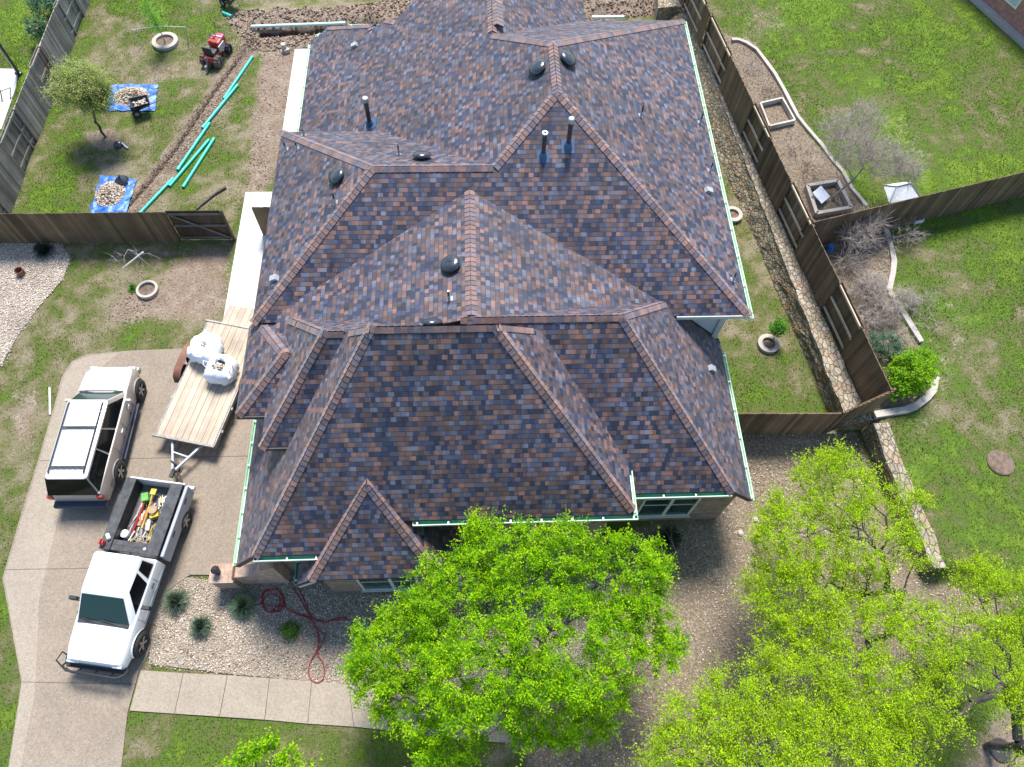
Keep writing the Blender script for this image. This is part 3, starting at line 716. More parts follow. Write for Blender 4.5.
def foot_planes(poly):
    s = sum(poly[i][0]*poly[(i+1) % len(poly)][1]-poly[(i+1) % len(poly)][0]*poly[i][1] for i in range(len(poly)))
    out = []
    for i in range(len(poly)):
        (x1, y1), (x2, y2) = poly[i], poly[(i+1) % len(poly)]
        nx, ny = -(y2-y1), (x2-x1)
        if s < 0: nx, ny = -nx, -ny
        out.append((nx, ny, -(nx*x1+ny*y1)))
    return out
def box_parts(k):
    poly, planes, _ = BOX[k]
    if k == 'C': return [rect(-7.40, -4.0, 5.38, 13.4), rect(-4.0, 4.25, 6.08, 13.4)]
    return [poly]
def zbox(k, x, y):
    if not any(all(a*x+b*y+c >= -1e-6 for a, b, c in foot_planes(f)) for f in box_parts(k)): return -9
    return min(a*x+b*y+c for a, b, c in BOX[k][1])
def ztop(x, y): return max(zbox(k, x, y) for k in BOX)
PIECES = []
order = list(BOX)
for bi, k in enumerate(order):
    for f in box_parts(k):
        for pi, P_ in enumerate(BOX[k][1]):
            pc = list(f)
            for qi, Q in enumerate(BOX[k][1]):
                if qi != pi: pc = clip(pc, Q[0]-P_[0], Q[1]-P_[1], Q[2]-P_[2])
            if area(pc) < 1e-4: continue
            pcs = [pc]
            for bj, k2 in enumerate(order):
                if k2 == k: continue
                for f2 in box_parts(k2):
                    tie = any(max(abs(u-v) for u, v in zip(Q, P_)) < 1e-9 for Q in BOX[k2][1])
                    cons = foot_planes(f2) if tie else [(a, b, c-.38*math.hypot(a, b)) for a, b, c in foot_planes(f2)]
                    for Q in BOX[k2][1]:
                        e = 1e-5 if bj > bi else -1e-5      # ties go to the earlier box
                        cons.append((Q[0]-P_[0], Q[1]-P_[1], Q[2]-P_[2]-e))
                    new = []
                    for p in pcs:
                        rest = p
                        for a, b, c in cons:
                            o_ = clip(rest, -a, -b, -c)
                            if area(o_) > 2e-4: new.append(o_)
                            rest = clip(rest, a, b, c)
                            if area(rest) < 2e-4: rest = []; break
                    pcs = new
            for p in pcs: PIECES.append((k, pi, P_, p))
def build_roof():
    vs, fs, uvs, mi = [], [], [], []
    T = .13
    for k, pi, (a, b, c), p in PIECES:
        s = sum(p[i][0]*p[(i+1) % len(p)][1]-p[(i+1) % len(p)][0]*p[i][1] for i in range(len(p)))
        if s < 0: p = p[::-1]
        q = []
        for x in p:
            if not q or math.hypot(x[0]-q[-1][0], x[1]-q[-1][1]) > 1e-4: q.append(x)
        if len(q) > 2 and math.hypot(q[0][0]-q[-1][0], q[0][1]-q[-1][1]) < 1e-4: q.pop()
        if len(q) < 3: continue
        p = q
        m = math.hypot(a, b); d = (a/m, b/m); L = math.sqrt(1+m*m)
        n = len(p); b0 = len(vs)
        up = [(x, y, a*x+b*y+c) for x, y in p]
        vs += [(x, y-12, z) for x, y, z in up]+[(x, y-12, z-T) for x, y, z in up]
        def uv(x, y): return (x*-d[1]+y*d[0]+{'C': 3, 'R': 17, 'G': 31, 'F': 7}.get(k, 0)+pi*1.37, (x*d[0]+y*d[1])*L+ord(k[0])*.143*3)
        fs.append(tuple(range(b0, b0+n))); uvs.append([uv(x, y) for x, y in p]); mi.append(0)
        fs.append(tuple(range(b0+n, b0+2*n))[::-1]); uvs.append([(0, 0)]*n); mi.append(2)
        for i in range(n):
            j = (i+1) % n; fs.append((b0+i, b0+n+i, b0+n+j, b0+j)); uvs.append([(0, 0)]*4); mi.append(1)
    me = bpy.data.meshes.new('roof'); me.from_pydata(vs, [], fs)
    ul = me.uv_layers.new(name='UVMap'); flat = [c for f in uvs for u in f for c in u]; ul.data.foreach_set('uv', flat)
    for mm in ('shingles', 'dark_trim', 'soffit'): me.materials.append(MATS[mm])
    me.polygons.foreach_set('material_index', mi); me.update()
    o = bpy.data.objects.new('roof', me); COL.objects.link(o); o.parent = house
    return o
roof = build_roof()

def min_ok(k, x, y, d):
    for s_ in (-.13, .13):
        a, c = x-d[1]*s_, y+d[0]*s_
        zb_ = min(P_[0]*a+P_[1]*c+P_[2] for P_ in BOX[k][1])
        if ztop(a, c)-zb_ > (.25 if k == 'P' else .015): return False
    return True
def caps():
    b = MB(); pal = [(1.0, .98, 1), (1.1, 1.05, 1.05), (.65, .78, 1.0), (1.35, 1.15, 1.1), (.55, .68, .95), (.75, .74, .8), (.85, 1.0, 1.35), (1.1, .95, .92)]
    done = set()
    for k in BOX:
        pls = BOX[k][1]
        for i in range(len(pls)):
            for j in range(i+1, len(pls)):
                A, B = pls[i], pls[j]
                # line where A=B
                na, nb, nc = A[0]-B[0], A[1]-B[1], A[2]-B[2]; L = math.hypot(na, nb)
                if L < 1e-6: continue
                d = (-nb/L, na/L); p0 = (-na*nc/L/L, -nb*nc/L/L)
                dz = A[0]*d[0]+A[1]*d[1]
                st = .17/math.sqrt(1+dz*dz)
                if dz < 0: d = (-d[0], -d[1]); dz = -dz
                t = -45.0
                while t < 45:
                    x, y = p0[0]+d[0]*t, p0[1]+d[1]*t; z = A[0]*x+A[1]*y+A[2]
                    x2, y2 = x+d[0]*st*.5, y+d[1]*st*.5; z2 = z+dz*st*.5
                    if zbox(k, x2, y2) > -5 and abs(zbox(k, x2, y2)-z2) < 1e-3 and ztop(x2, y2)-z2 < .02 and min_ok(k, x2, y2, d) and (round(x2, 1), round(y2, 1)) not in done:
                        done.add((round(x2, 1), round(y2, 1)))
                        tt = jit(random.choice(pal), .12)
                        pn = Vector((d[0], d[1], dz)).normalized()
                        for P_ in (A, B):
                            nrm = Vector((-P_[0], -P_[1], 1)).normalized()
                            sd = pn.cross(nrm).normalized()
                            # point sideways to the side where this plane is the lower one
                            mid = Vector((x, y, z))+sd*.1; other = B if P_ is A else A
                            if (P_[0]*mid.x+P_[1]*mid.y+P_[2]) > (other[0]*mid.x+other[1]*mid.y+other[2]): sd = -sd
                            a0 = Vector((x, y, z)); l = pn*.19
                            lo, hi = nrm*.030, nrm*.012
                            wv = sd*.165
                            tip = Vector((0, 0, .012))
                            v = [a0+lo+tip, a0+wv+lo, a0+wv+l+hi, a0+l+hi+tip, a0-nrm*.01, a0+wv-nrm*.01]
                            b.raw(v, [(0, 1, 2, 3), (0, 4, 5, 1), (1, 5, 2)], tt)
                    t += st
    b.v = [(p[0], p[1]-12, p[2]) for p in b.v]
    o = b.build('ridge_cap', 'cap_shingle', roof)
caps()

# walls
def wall():
    b = MB()
    b.b3(-6.95, 3.8, 6.45, 12.4, -.1, 2.15)
    b.b3(-6.4, -4.95, 5.75, 9, -.1, 3.3); b.prism([(-6.95, -.1), (-6.4, -.1), (-6.4, 3.3), (-6.95, 2.6)], 5.75, 9.5, plane='xz')
    b.b3(-4.95, -1.5, 5.02, 7.5, -.1, 2.75); 
    b.b3(-1.9, 3.85, 6.5, 9, -.1, 3.95)
    b.b3(3.4, 7.3, 7.1, 12.4, -.1, 3.3); b.prism([(7.3, -.1), (7.95, -.1), (7.95, 2.7), (7.3, 3.3)], 7.1, 12.3, plane='xz')
    b.b3(-6.05, -5.3, 8.55, 12.4, 3.0, 4.3)
    b.b3(-6.9, -3, 9.65, 11.9, -.1, 4.2); b.b3(-6.95, -3, 11.9, 12.6, -.1, 4.68)
    hb(b, 'wall', 'brick')
    b = MB()
    b.b3(-3.3, 8.0, 12.62, 26.2, -.1, 4.62); b.b3(-6.7, -3.3, 12.62, 20.05, -.1, 4.62); b.b3(-6.9, -3.3, 20.05, 27.6, -.1, 2.45)
    hb(b, 'upper_wall', 'siding')
    b = MB()   # trim on the exposed corner of the tall back block
    b.b3(7.86, 8.06, 12.56, 12.62, -.05, 4.6); b.b3(8.0, 8.06, 12.62, 12.8, -.05, 4.6)
    hb(b, 'corner_trim', 'trim')
    b = MB(); b.beam((6.2, 12.60, 4.80), (8.2, 12.60, 2.80), .03, .07); hb(b, 'flashing', 'dark_trim')
    for q_ in ((-7.3, -6.4, 9.23, 9.268, 4.34, 4.49), (-6.45, -5.4, 8.16, 8.198, 4.45, 4.59), (-7.32, -7.283, 9.27, 12.4, 4.34, 4.48), (6.2, 8.56, 12.22, 12.258, 4.74, 4.89)):
        b = MB(); b.b3(*q_); hb(b, 'fascia', 'trim' if q_[0] > 0 else 'dark_trim')
wall()
for q_ in ((-.95, -.8, 5.1, 5.25, 0, 2.3), (1.4, 1.55, 6.3, 6.45, 0, 3.9)): b = MB(); b.b3(*q_); hb(b, 'porch_post', 'trim')
b = MB(); b.b3(-1.9, 3.8, 5.0, 6.5, -.02, .12); hb(b, 'porch_floor', 'concrete')
b = MB(); b.b3(.2, 1.2, 6.46, 6.5, .12, 2.25); hb(b, 'door', 'dark_trim')

def window(x0, x1, z0, z1, y, muntin, transom=.62):
    fr = MB(); w = .07
    fr.b3(x0, x1, y-.05, y+.02, z1-w, z1); fr.b3(x0, x1, y-.05, y+.02, z0, z0+w)
    fr.b3(x0, x0+w, y-.048, y+.02, z0+w, z1-w); fr.b3(x1-w, x1, y-.048, y+.02, z0+w, z1-w)
    for m in muntin: fr.b3(m-.05, m+.05, y-.046, y+.02, z0+w, z1-w)
    zt = z0+(z1-z0)*transom
    ed = [x0]+list(muntin)+[x1]
    f = hb(fr, 'window', 'trim')
    for a, c in zip(ed[:-1], ed[1:]):
        s = MB(); s.b3(a+.072, c-.072, y-.03, y-.01, zt-.025, zt+.025); hb(s, 'sash_bar', 'trim', f)
        p = MB(); p.b3(a+.06, c-.06, y-.012, y-.006, z0+w, z1-w); hb(p, 'pane', 'green_glass', f)
    s = MB(); s.b3(x0-.06, x1+.06, y-.1, y-.052, z0-.07, z0-.003); hb(s, 'sill', 'trim', f)
window(5.0, 6.83, .65, 2.45, 7.1, [5.95])
window(-3.95, -2.1, .35, 2.0, 5.02, [-2.95])
window(1.9, 3.3, .7, 2.2, 6.5, [2.6])

# gutters: open channels with hangers
def gutter(p, q, out, mats, w=.13, hang=.9, h=.10):
    p, q, out = Vector(p), Vector(q), Vector(out); d = (q-p).normalized(); L = (q-p).length
    b = MB(); up = Vector((0, 0, 1))
    def strip(o0, o1, z0, z1, m, e=0):
        c = [p+out*o0+up*z0, q+out*o0+up*z0, q+out*o1+up*z0, p+out*o1+up*z0]; c2 = [x+up*(z1-z0) for x in c]
        b.raw(c+c2, [(3, 2, 1, 0), (4, 5, 6, 7), (0, 1, 5, 4), (1, 2, 6, 5), (2, 3, 7, 6), (3, 0, 4, 7)], m=m)
    strip(.004, .016, -h, .0, 1); strip(.017, w-.019, -h, -h+.012, 1); strip(w-.018, w, -h-.002, .012, 0); strip(w-.03, w-.0185, -h, .0, 1)
    b2 = p-d*.0
    n = max(2, int(L/hang)+1)
    for i in range(n):
        c = p+d*(.12+(L-.24)*i/(n-1))+out*(w/2)
        ax = abs(d.x) > .5
        b.box((c.x, c.y, c.z-.0+.004), (.05, w-.03, .014) if ax else (w-.03, .05, .014), m=2)
    for e in (p, q):
        c = e+out*(w/2); ax = abs(d.x) > .5
        b.box((c.x, c.y, c.z-h/2), (.012, w-.004, h-.01) if ax else (w-.004, .012, h-.01), m=0)
    return hb(b, 'gutter', mats)
GM = ['gutter_white', 'gutter_green', 'pvc_white']; GL = ['gutter_mint', 'gutter_mint', 'pvc_white']; GB = ['gutter_bright', 'gutter_mint', 'pvc_white']
gutter((-6.62, 5.38, 3.30), (-4.73, 5.38, 3.30), (0, -1, 0), GM, hang=.7)
gutter((-2.05, 6.08, 4.02), (4.38, 6.08, 4.02), (0, -1, 0), GM)
gutter((4.25, 6.09, 4.02), (4.25, 7.62, 4.02), (1, 0, 0), GL)
gutter((4.25, 6.88, 3.48), (7.42, 6.88, 3.48), (0, -1, 0), GM)
gutter((8.28, 6.88, 2.62), (8.28, 12.2, 2.62), (1, 0, 0), GL)
gutter((-7.40, 5.4, 2.30), (-7.40, 10.25, 2.30), (-1, 0, 0), GB, hang=.8)
gutter((8.55, 12.2, 4.8), (8.55, 26.7, 4.8), (1, 0, 0), GL, w=.15, hang=1.2)
gutter((-7.2, 20.5, 2.68), (-7.2, 28.1, 2.68), (-1, 0, 0), GL, hang=1.2)
gutter((-5.55, 4.8, 2.25), (-5.55, 5.6, 2.25), (-1, 0, 0), ['gutter_green', 'gutter_green', 'pvc_white'])
gutter((-7.0, 28.3, 2.9), (-5.6, 28.93, 2.9), (0, 1, 0), GL); gutter((-5.6, 28.93, 2.95), (-3.4, 28.93, 2.95), (0, 1, 0), GL)
for a, c in (((7.46, 6.865, 3.46), (8.27, 6.865, 2.63)), ((-6.63, 5.365, 3.30), (-7.39, 5.365, 2.30)), ((-4.95, 4.725, 2.93), (-5.54, 4.725, 2.3))): b = MB(); b.beam(a, c, .03, .16); hb(b, 'rake_board', 'dark_trim')
b = MB(); b.beam((-4.9, 4.71, 2.95), (-5.5, 4.71, 2.32), .025, .1); hb(b, 'rake_trim', 'trim')

# vents and pipes on the roof
def onroof(px, py):
    lo, hi = 2.0, 9.0
    for i in range(200):
        z = hi-(hi-lo)*i/200; p = at(px, py, z)
        if ztop(p.x, p.y) >= z: break
    a, c = z, z+(hi-lo)/200
    for i in range(20):
        m_ = (a+c)/2; p = at(px, py, m_)
        if ztop(p.x, p.y) >= m_: a = m_
        else: c = m_
    e = .02
    nx = -(ztop(p.x+e, p.y)-ztop(p.x-e, p.y))/(2*e); ny = -(ztop(p.x, p.y+e)-ztop(p.x, p.y-e))/(2*e)
    return p, Vector((nx, ny, 1)).normalized()
def place(b, p, n, name, mats, smooth=True, align=True, ang=40):
    # local frame: z=normal, y = upslope
    up = Vector((0, 0, 1)); ys = (up-n*n.dot(up))
    if ys.length < .05: ys = Vector((0, 1, 0))
    ys.normalize(); xs = ys.cross(n); M3 = Matrix((xs, ys, n)).transposed() if align else Matrix.Identity(3)
    out = []
    for v in b.v:
        q = M3 @ Vector(v) + p - HO; out.append(tuple(q))
    b.v = out
    return b.build(name, mats, roof, smooth=smooth, ang=ang)
for px, py in ((339, 178), (422, 159), (539, 70), (566, 61), (452, 266), (436, 316)):
    p, n = onroof(px, py); b = MB()
    if py == 316: p = Vector((-1.4, 10.95, 6.61)); n = Vector((0, 1.1, 1)).normalized()
    b.lathe([(.02, .235), (.15, .232), (.25, .205), (.30, .155), (.31, .125), (.30, .11), (.24, .10)], n=28)
    b.lathe([(.17, .004), (.17, .12)], n=20, m=0); b.box((0, .02, .006), (.56, .58, .008), m=1)
    place(b, p, n, 'turtle_vent', ['vent_black', 'liner_black'])
for px, py, tag_ in ((424, 45, 0), (275, 279, 0), (707, 191, 0), (712, 368, 0)):
    pass
for px, py in ((355, 46), (275, 279), (708, 191), (711, 369)):
    p, n = onroof(px, py); b = MB()
    b.raw([(-.1, -.12, .0), (.1, -.12, 0), (.1, .13, 0), (-.1, .13, 0), (-.1, -.12, .12), (.1, -.12, .12), (.1, .11, .1), (-.1, .11, .1)],
          [(4, 5, 6, 7), (1, 2, 6, 5), (2, 3, 7, 6), (3, 0, 4, 7)], m=0)
    b.box((0, -.05, .02), (.18, .02, .1), m=1); b.box((0, .02, .004), (.3, .34, .005), m=1)
    place(b, p, n, 'box_vent', ['galvanised', 'vent_black'], smooth=False)
for px, py, h, r, k in ((370, 125, 1.22, .085, 1), (543, 157, .98, .07, 2), (568, 147, 1.12, .075, 1), (297, 149, .3, .025, 0), (335, 203, .45, .03, 0), (399, 154, .4, .025, 0),
                        (641, 116, .45, .03, 0), (700, 123, .45, .03, 0), (710, 171, .4, .03, 0), (733, 280, .4, .03, 0), (449, 299, .4, .03, 0), (286, 150, .35, .03, 0), (304, 135, .25, .03, 0)):
    p, n = onroof(px, py); b = MB()
    b.lathe([(r*1.9, -.1), (r*1.5, .16), (r*1.08, .2)], n=16, m=1); b.lathe([(r, -.1), (r, h), (r*.7, h), (r*.7, h-.1), (.001, h-.1)], n=16, m=0)
    if k == 1: b.lathe([(r*1.35, h-.13), (r*1.38, h-.02), (r*1.2, h+.02), (r*.6, h+.045), (.001, h+.05)], n=18, m=2)
    if k == 2: b.lathe([(r*1.25, h-.05), (r*1.25, h+.01), (r*.6, h+.01), (r*.6, h-.05)], n=18, m=2)
    o = place(b, p, n, 'vent_pipe', ['vent_black', 'blue_boot' if k else 'galvanised', 'galvanised'], align=False)
    b = MB(); b.box((0, .03, .006), (r*5.5, r*6, .006)); place(b, p, n, 'pipe_flashing', 'blue_boot' if k else 'galvanised', smooth=False)
# open hole at the end of the rear ridge
p, n = onroof(497, 28); b = MB()
for i in range(14):
    for s_ in (-1, 1):
        y0 = i*.2; t = jit(random.choice([(1, 1, 1), (.7, .8, .95), (1.2, 1.1, 1)]), .1)
        b.raw([(0, y0, .17+.012), (s_*.24, y0, .05+.012), (s_*.24, y0+.21, .05), (0, y0+.21, .17), (0, y0, .15), (s_*.24, y0, .03)], [(0, 1, 2, 3), (0, 4, 5, 1)], t)
place(b, p, Vector((0, 0, 1)), 'ridge_vent', 'cap_shingle', smooth=False, align=False)
b = MB(); b.beam((-.22, -.005, .045), (0, -.005, .145), .03, .05); b.beam((.22, -.005, .045), (0, -.005, .145), .03, .05)
place(b, p, Vector((0, 0, 1)), 'ridge_vent_opening', 'vent_black', smooth=False, align=False)

# brick wing wall with curved top and pillar
wing = empty('brick_wing_wall', at(225, 577, 0), 0, 'low brick wing wall with a sloping curved top ending in a pillar, at the driveway corner of the house', 'wall')
b = MB(); base = Vector(wing.location)
pts = [(-7.9, 1.0), (-7.75, 1.02), (-7.4, 1.12), (-7.1, 1.35), (-6.9, 1.75), (-6.4, 2.1)]
b.prism([(x, z) for x, z in pts]+[(-6.4, -.1), (-7.9, -.1)], 5.35, 5.72, plane='xz')
b.v = [(v[0]-base.x, v[1]-base.y, v[2]) for v in b.v]; b.build('wall_panel', 'brick_pale', wing)
b = MB(); b.b3(-8.6, -7.92, 5.22, 5.74, -.1, .98); b.b3(-8.64, -7.88, 5.18, 5.78, .983, 1.06); b.v = [(v[0]-base.x, v[1]-base.y, v[2]) for v in b.v]; b.build('pillar', 'brick_pale', wing)
b = MB(); b.beam((-7.9, 5.3, 1.12), (-7.9, 5.78, 1.12), .04, .06); b.v = [(v[0]-base.x, v[1]-base.y, v[2]) for v in b.v]; b.build('rusty_edging', 'rust', wing)
lamp = empty('pillar_lantern', (-8.38, 5.52, 1.06), 0, 'small black lantern standing on top of the brick pillar', 'lantern')
b = MB(); b.lathe([(.001, 0), (.09, 0), (.09, .02), (.03, .04), (.03, .08), (.1, .1), (.11, .28), (.14, .3), (.06, .38), (.001, .42)], n=8); b.build('lantern_body', 'black_plastic', lamp)
b = MB(); b.box((0, 0, .19), (.13, .13, .14)); b.build('lantern_glass', 'lamp_clear', lamp)

# ================================================================== FENCES AND WALLS
def fence(name, p0, p1, h, label, side, wood='fence_wood', rails=None, group=None, gates=None, step=.145, h1=None, posts=True, top=.0):
    "boards along p0->p1; side=+1: boards on the left of the direction; rails: list of (s0,s1) stretches where the frame faces the other way"
    p0, p1 = Vector(p0), Vector(p1); d = p1-p0; L = math.hypot(d.x, d.y); u = Vector((d.x/L, d.y/L, 0)); nrm = Vector((-u.y, u.x, 0))*side
    root = empty(name, p0, 0, label, 'fence', group); ang = math.atan2(u.y, u.x)
    h1 = h if h1 is None else h1
    b = MB(); s = 0
    def isr(s): return any(a <= s < c for a, c in (rails or []))
    while s < L-.02:
        w = min(step-.008, L-s); q = u*(s+w/2); zb = float(hgt((p0+q).x+nrm.x*.3*0, (p0+q).y)) if False else p0.z+(p1.z-p0.z)*s/L
        hh = (h+(h1-h)*s/L)+random.uniform(-.015, .015); off = nrm*(.05 if not isr(s) else -.05)
        t = rt(.42, .07)
        b.box((q.x+off.x, q.y+off.y, zb-p0.z+hh/2), (w, .02, hh), ang+random.uniform(-.02, .02), t); s += step
    b.build('boards', wood, root)
    for a_ in sorted({e_ for ab in (rails or []) for e_ in ab}):
        if 0 < a_ < L:
            q = u*a_; zb = (p1.z-p0.z)*a_/L; b = MB(); b.box((q.x, q.y, zb+h/2-.02), (.10, .125, h-.04), ang, (.9, .9, .9)); b.build('post', wood, root)
    n = max(1, round(L/2.4))
    for i in range(n+1):
        s = L*i/n; q = u*s; zb = (p1.z-p0.z)*s/L; hh = h+(h1-h)*s/L
        b = MB(); b.box((q.x, q.y, zb+hh/2-.03), (.085, .075, hh-.06), ang, rt(.1)); b.build('post', wood if not rails else wood, root)
    segs = [(0, L, 1)] if not rails else []
    if rails:
        cur = 0
        for a, c in rails:
            if a > cur: segs.append((cur, a, 1))
            segs.append((a, min(c, L), -1)); cur = c
        if cur < L: segs.append((cur, L, 1))
    for a, c, k in segs:
        for f in ((.16, .52, .93) if h > 1.4 else (.2, .85)):
            q0, q1 = u*a-nrm*(0), u*c
            z0 = (p1.z-p0.z)*a/L+h*f; z1 = (p1.z-p0.z)*c/L+h1*f
            off = nrm*(0 if k == 1 else .0)
            b = MB(); o2 = -nrm*.0 if k == 1 else nrm*.015
            b.beam(Vector((q0.x+o2.x, q0.y+o2.y, z0)), Vector((q1.x+o2.x, q1.y+o2.y, z1)), .05, .09, t=rt(.1)); b.build('rail', 'rail_wood' if k == -1 and wood == 'fence_wood' else ('old_timber' if k == -1 else wood), root)
    return root
def fx(y): return 13.88-(y-10.74)*.1   # base line of the fence on the wall
ys = [35.5]; 
rail_px = [((713, 15), (733.6, 56)), ((755, 103), (772, 137)), ((794, 182), (813, 225)), ((841, 282), (862, 330))]
P0 = Vector((14.6-.0, 0, 0))
def FB(py_, px_): q = at(px_, py_, 2.6); return q
pS = Vector((13.9, 10.7, .8)); pN = Vector((pS.x+(12.2-13.9)*(35.5-10.7)/(22.0-10.7), 35.5, .8))
Ld = (pN-pS).length
rl = []
for a, c in rail_px:
    ya, yc = at(*a, 2.6).y, at(*c, 2.6).y
    rl.append(tuple(sorted(((ya-10.7)*Ld/24.8, (yc-10.7)*Ld/24.8))))
rl.sort()
rl.append((Ld-4.6, Ld-2.2))
fence('wooden_fence', pS, pN, 1.82, 'long dark brown board fence standing on the stone retaining wall, with pale rails', 1, rails=rl)
fence('wooden_fence', (12.85, 17.95, .8), (22.6, 20.55, .8), 1.82, 'brown board fence crossing the neighbour lawn, with a white box behind it', -1)
fence('wooden_fence', (22.6, 20.55, .8), (32, 22.8, .8), 1.82, 'far right continuation of the neighbour lawn fence leaving the picture', -1)
fence('wooden_fence', (8.0, 10.3, 0), (12.35, 10.2, 0), 1.82, 'short dark board fence closing the gap between the house and the retaining wall', -1)
fence('wooden_fence', (12.45, 10.2, .0), (14.0, 10.68, .8), 1.9, 'narrow board fence panel climbing the end of the retaining wall', -1, h1=1.84)
fence('wooden_fence', (-30, 19.5, 0), (-12.35, 19.48, 0), 1.82, 'long brown board fence across the left side yard behind the pebble bed', -1)
fence('wooden_fence', (-8.96, 19.74, 0), (-7.0, 19.76, 0), 1.75, 'short dark fence stub between the white side walk and the house wall', -1)
fence('wooden_fence', (-19.66, 19.6, 0), (-19.6, 37.5, 0), 1.82, 'weathered grey board fence with whitish rails on the boundary at upper left', 1, 'grey_fence_wood',
      rails=[(1.4, 3.6), (5.6, 8.2), (9.6, 12.3), (14.2, 17.0)])
gt = empty('fence_gate', (-12.3, 19.48, 0), 0, 'dark wooden gate with a diagonal brace at the end of the side yard fence', 'gate')
b = MB(); s = 0
while s < 2.1: b.box((s+.07, .05, .9), (.138, .02, 1.75+random.uniform(-.01, .01)), 0, jit((.42, .40, .40), .15)); s += .145
b.build('boards', 'fence_wood', gt)
for z in (.2, .95, 1.62): b = MB(); b.box((1.07, 0, z), (2.1, .05, .1), 0, (.5, .5, .5)); b.build('rail', 'grey_fence_wood', gt)
b = MB(); b.beam((.15, -.03, 1.6), (2.0, -.03, .25), .03, .09, t=(.55, .55, .55)); b.build('brace', 'grey_fence_wood', gt)
b = MB(); b.box((2.17, 0, .9), (.09, .09, 1.85), 0, (.6, .6, .6)); b.build('post', 'fence_wood', gt)
o = MB(); o.tube([(-19.44, 28.6, 0), (-19.44, 28.6, 1.9)], .045, 6); o = o.build('brown_post', 'rust'); tag(o, 'rust brown square post standing against the grey boundary fence', 'post')

def stone_wall(name, label, face, back, zt, zb, mat='stone', capmat='cap_stone'):
    "face/back: lists of (xtop, y, xbase)"
    root = empty(name, (face[0][0], face[0][1], 0), 0, label, 'wall'); o = Vector(root.location)
    def resample(L, st=.18):
        out = []
        for a, c in zip(L[:-1], L[1:]):
            n = max(1, int(abs(c[1]-a[1])/st)+int(abs(c[0]-a[0])/st*.5))
            for i in range(n): out.append(tuple(a[k]+(c[k]-a[k])*i/n for k in range(len(a))))
        out.append(L[-1]); return out
    F_ = resample(face); n = len(F_); rows = 9; vs = []; fs = []
    for i, (xt, y, xb) in enumerate(F_):
        for r_ in range(rows+1):
            t = r_/rows; z = zb+(zt-zb)*t; x = xb+(xt-xb)*t
            k = float(fbm(y*1.0, z*2.0, 2.2, 3, 4))-.5
            vs.append((x-o.x+k*.16, y-o.y, z+0.0))
    for i in range(n-1):
        for r_ in range(rows): a = i*(rows+1)+r_; fs.append((a, a+rows+1, a+rows+2, a+1))
    me = bpy.data.meshes.new('wall_face'); me.from_pydata(vs, [], fs); me.materials.append(MATS[mat]); me.update()
    ob = bpy.data.objects.new('wall_face', me); COL.objects.link(ob); ob.parent = root
    B_ = resample(back); m = len(B_); vs = []; fs = []
    cols = 5
    for i, (xt, y, xb) in enumerate(F_):
        j = min(m-1, round(i*(m-1)/(n-1))); xk = np.interp(-y, [-q[1] for q in back], [q[0] for q in back]) if back[0][1] > back[-1][1] else np.interp(y, [q[1] for q in back], [q[0] for q in back])
        for c in range(cols+1):
            t = c/cols; x = (xt-.04)*(1-t)+xk*t; k = float(fbm(x*1., y, 1.8, 3, 6))-.5
            kx = (float(fbm(y, 3.1, 2.0, 2, 2))-.5)*.14 if c in (0, cols) else 0
            vs.append((x-o.x+kx, y-o.y, zt+.02+k*.09))
    base = len(vs)
    for i in range(n-1):
        for c in range(cols): a = i*(cols+1)+c; fs.append((a, a+1, a+cols+2, a+cols+1))
    # skirts
    for i in range(n):
        a = vs[i*(cols+1)]; vs.append((a[0], a[1], zt-.12)); c = vs[i*(cols+1)+cols]; vs.append((c[0], c[1], zt-.25))
    for i in range(n-1):
        fs.append((i*(cols+1), (i+1)*(cols+1), base+2*(i+1), base+2*i)); fs.append((i*(cols+1)+cols, base+2*i+1, base+2*i+3, (i+1)*(cols+1)+cols))
    me = bpy.data.meshes.new('cap_stones'); me.from_pydata(vs, [], fs); me.materials.append(MATS[capmat]); me.update()
    ob = bpy.data.objects.new('cap_stones', me); COL.objects.link(ob); ob.parent = root
    b = MB()
    for y, xb, xt, xk in ((face[-1][1], face[-1][2], face[-1][0], back[-1][0]), (face[0][1], face[0][2], face[0][0], back[0][0])):
        b.face([(xb-o.x, y-o.y, zb), (xk-o.x, y-o.y, zb), (xk-o.x, y-o.y, zt+.03), (xt-.03-o.x, y-o.y, zt+.03)])
    b.build('end_stones', mat, root)
    return root
def wf(y): return 12.99-(y-10.96)*.1053
stone_wall('stone_retaining_wall', 'long mossy stone retaining wall with a pale cap below the tall board fence on the right',
           [(wf(y), y, wf(y)-.06-max(0, y-11)*.052) for y in (37, 30, 25, 20, 15, 10.3)],
           [(wf(37)+.35, 37), (12.24, 21.8), (13.74, 11.26), (13.95, 10.3)], .82, -.05)
stone_wall('stone_retaining_wall', 'shorter stone retaining wall with a pale flat top between the yellow green trees and the right lawn',
           [(13.95, 10.2, 13.9), (14.2, 7.5, 14.1), (14.6, 5.0, 14.4)], [(14.46, 10.2), (14.72, 7.5), (15.0, 5.0)], .83, -.1)
b = MB(); b.prism([tuple(at(655, -20, .3)[:2]), tuple(at(656, 18, .3)[:2]), tuple(at(674, 16, .3)[:2]), tuple(at(690, 20, .3)[:2]), tuple(at(678, -20, .3)[:2])], -.1, .85)
tag(b.build('stone_abutment', 'cap_stone'), 'block of orange stained stone at the far end of the house beside the fence', 'wall')

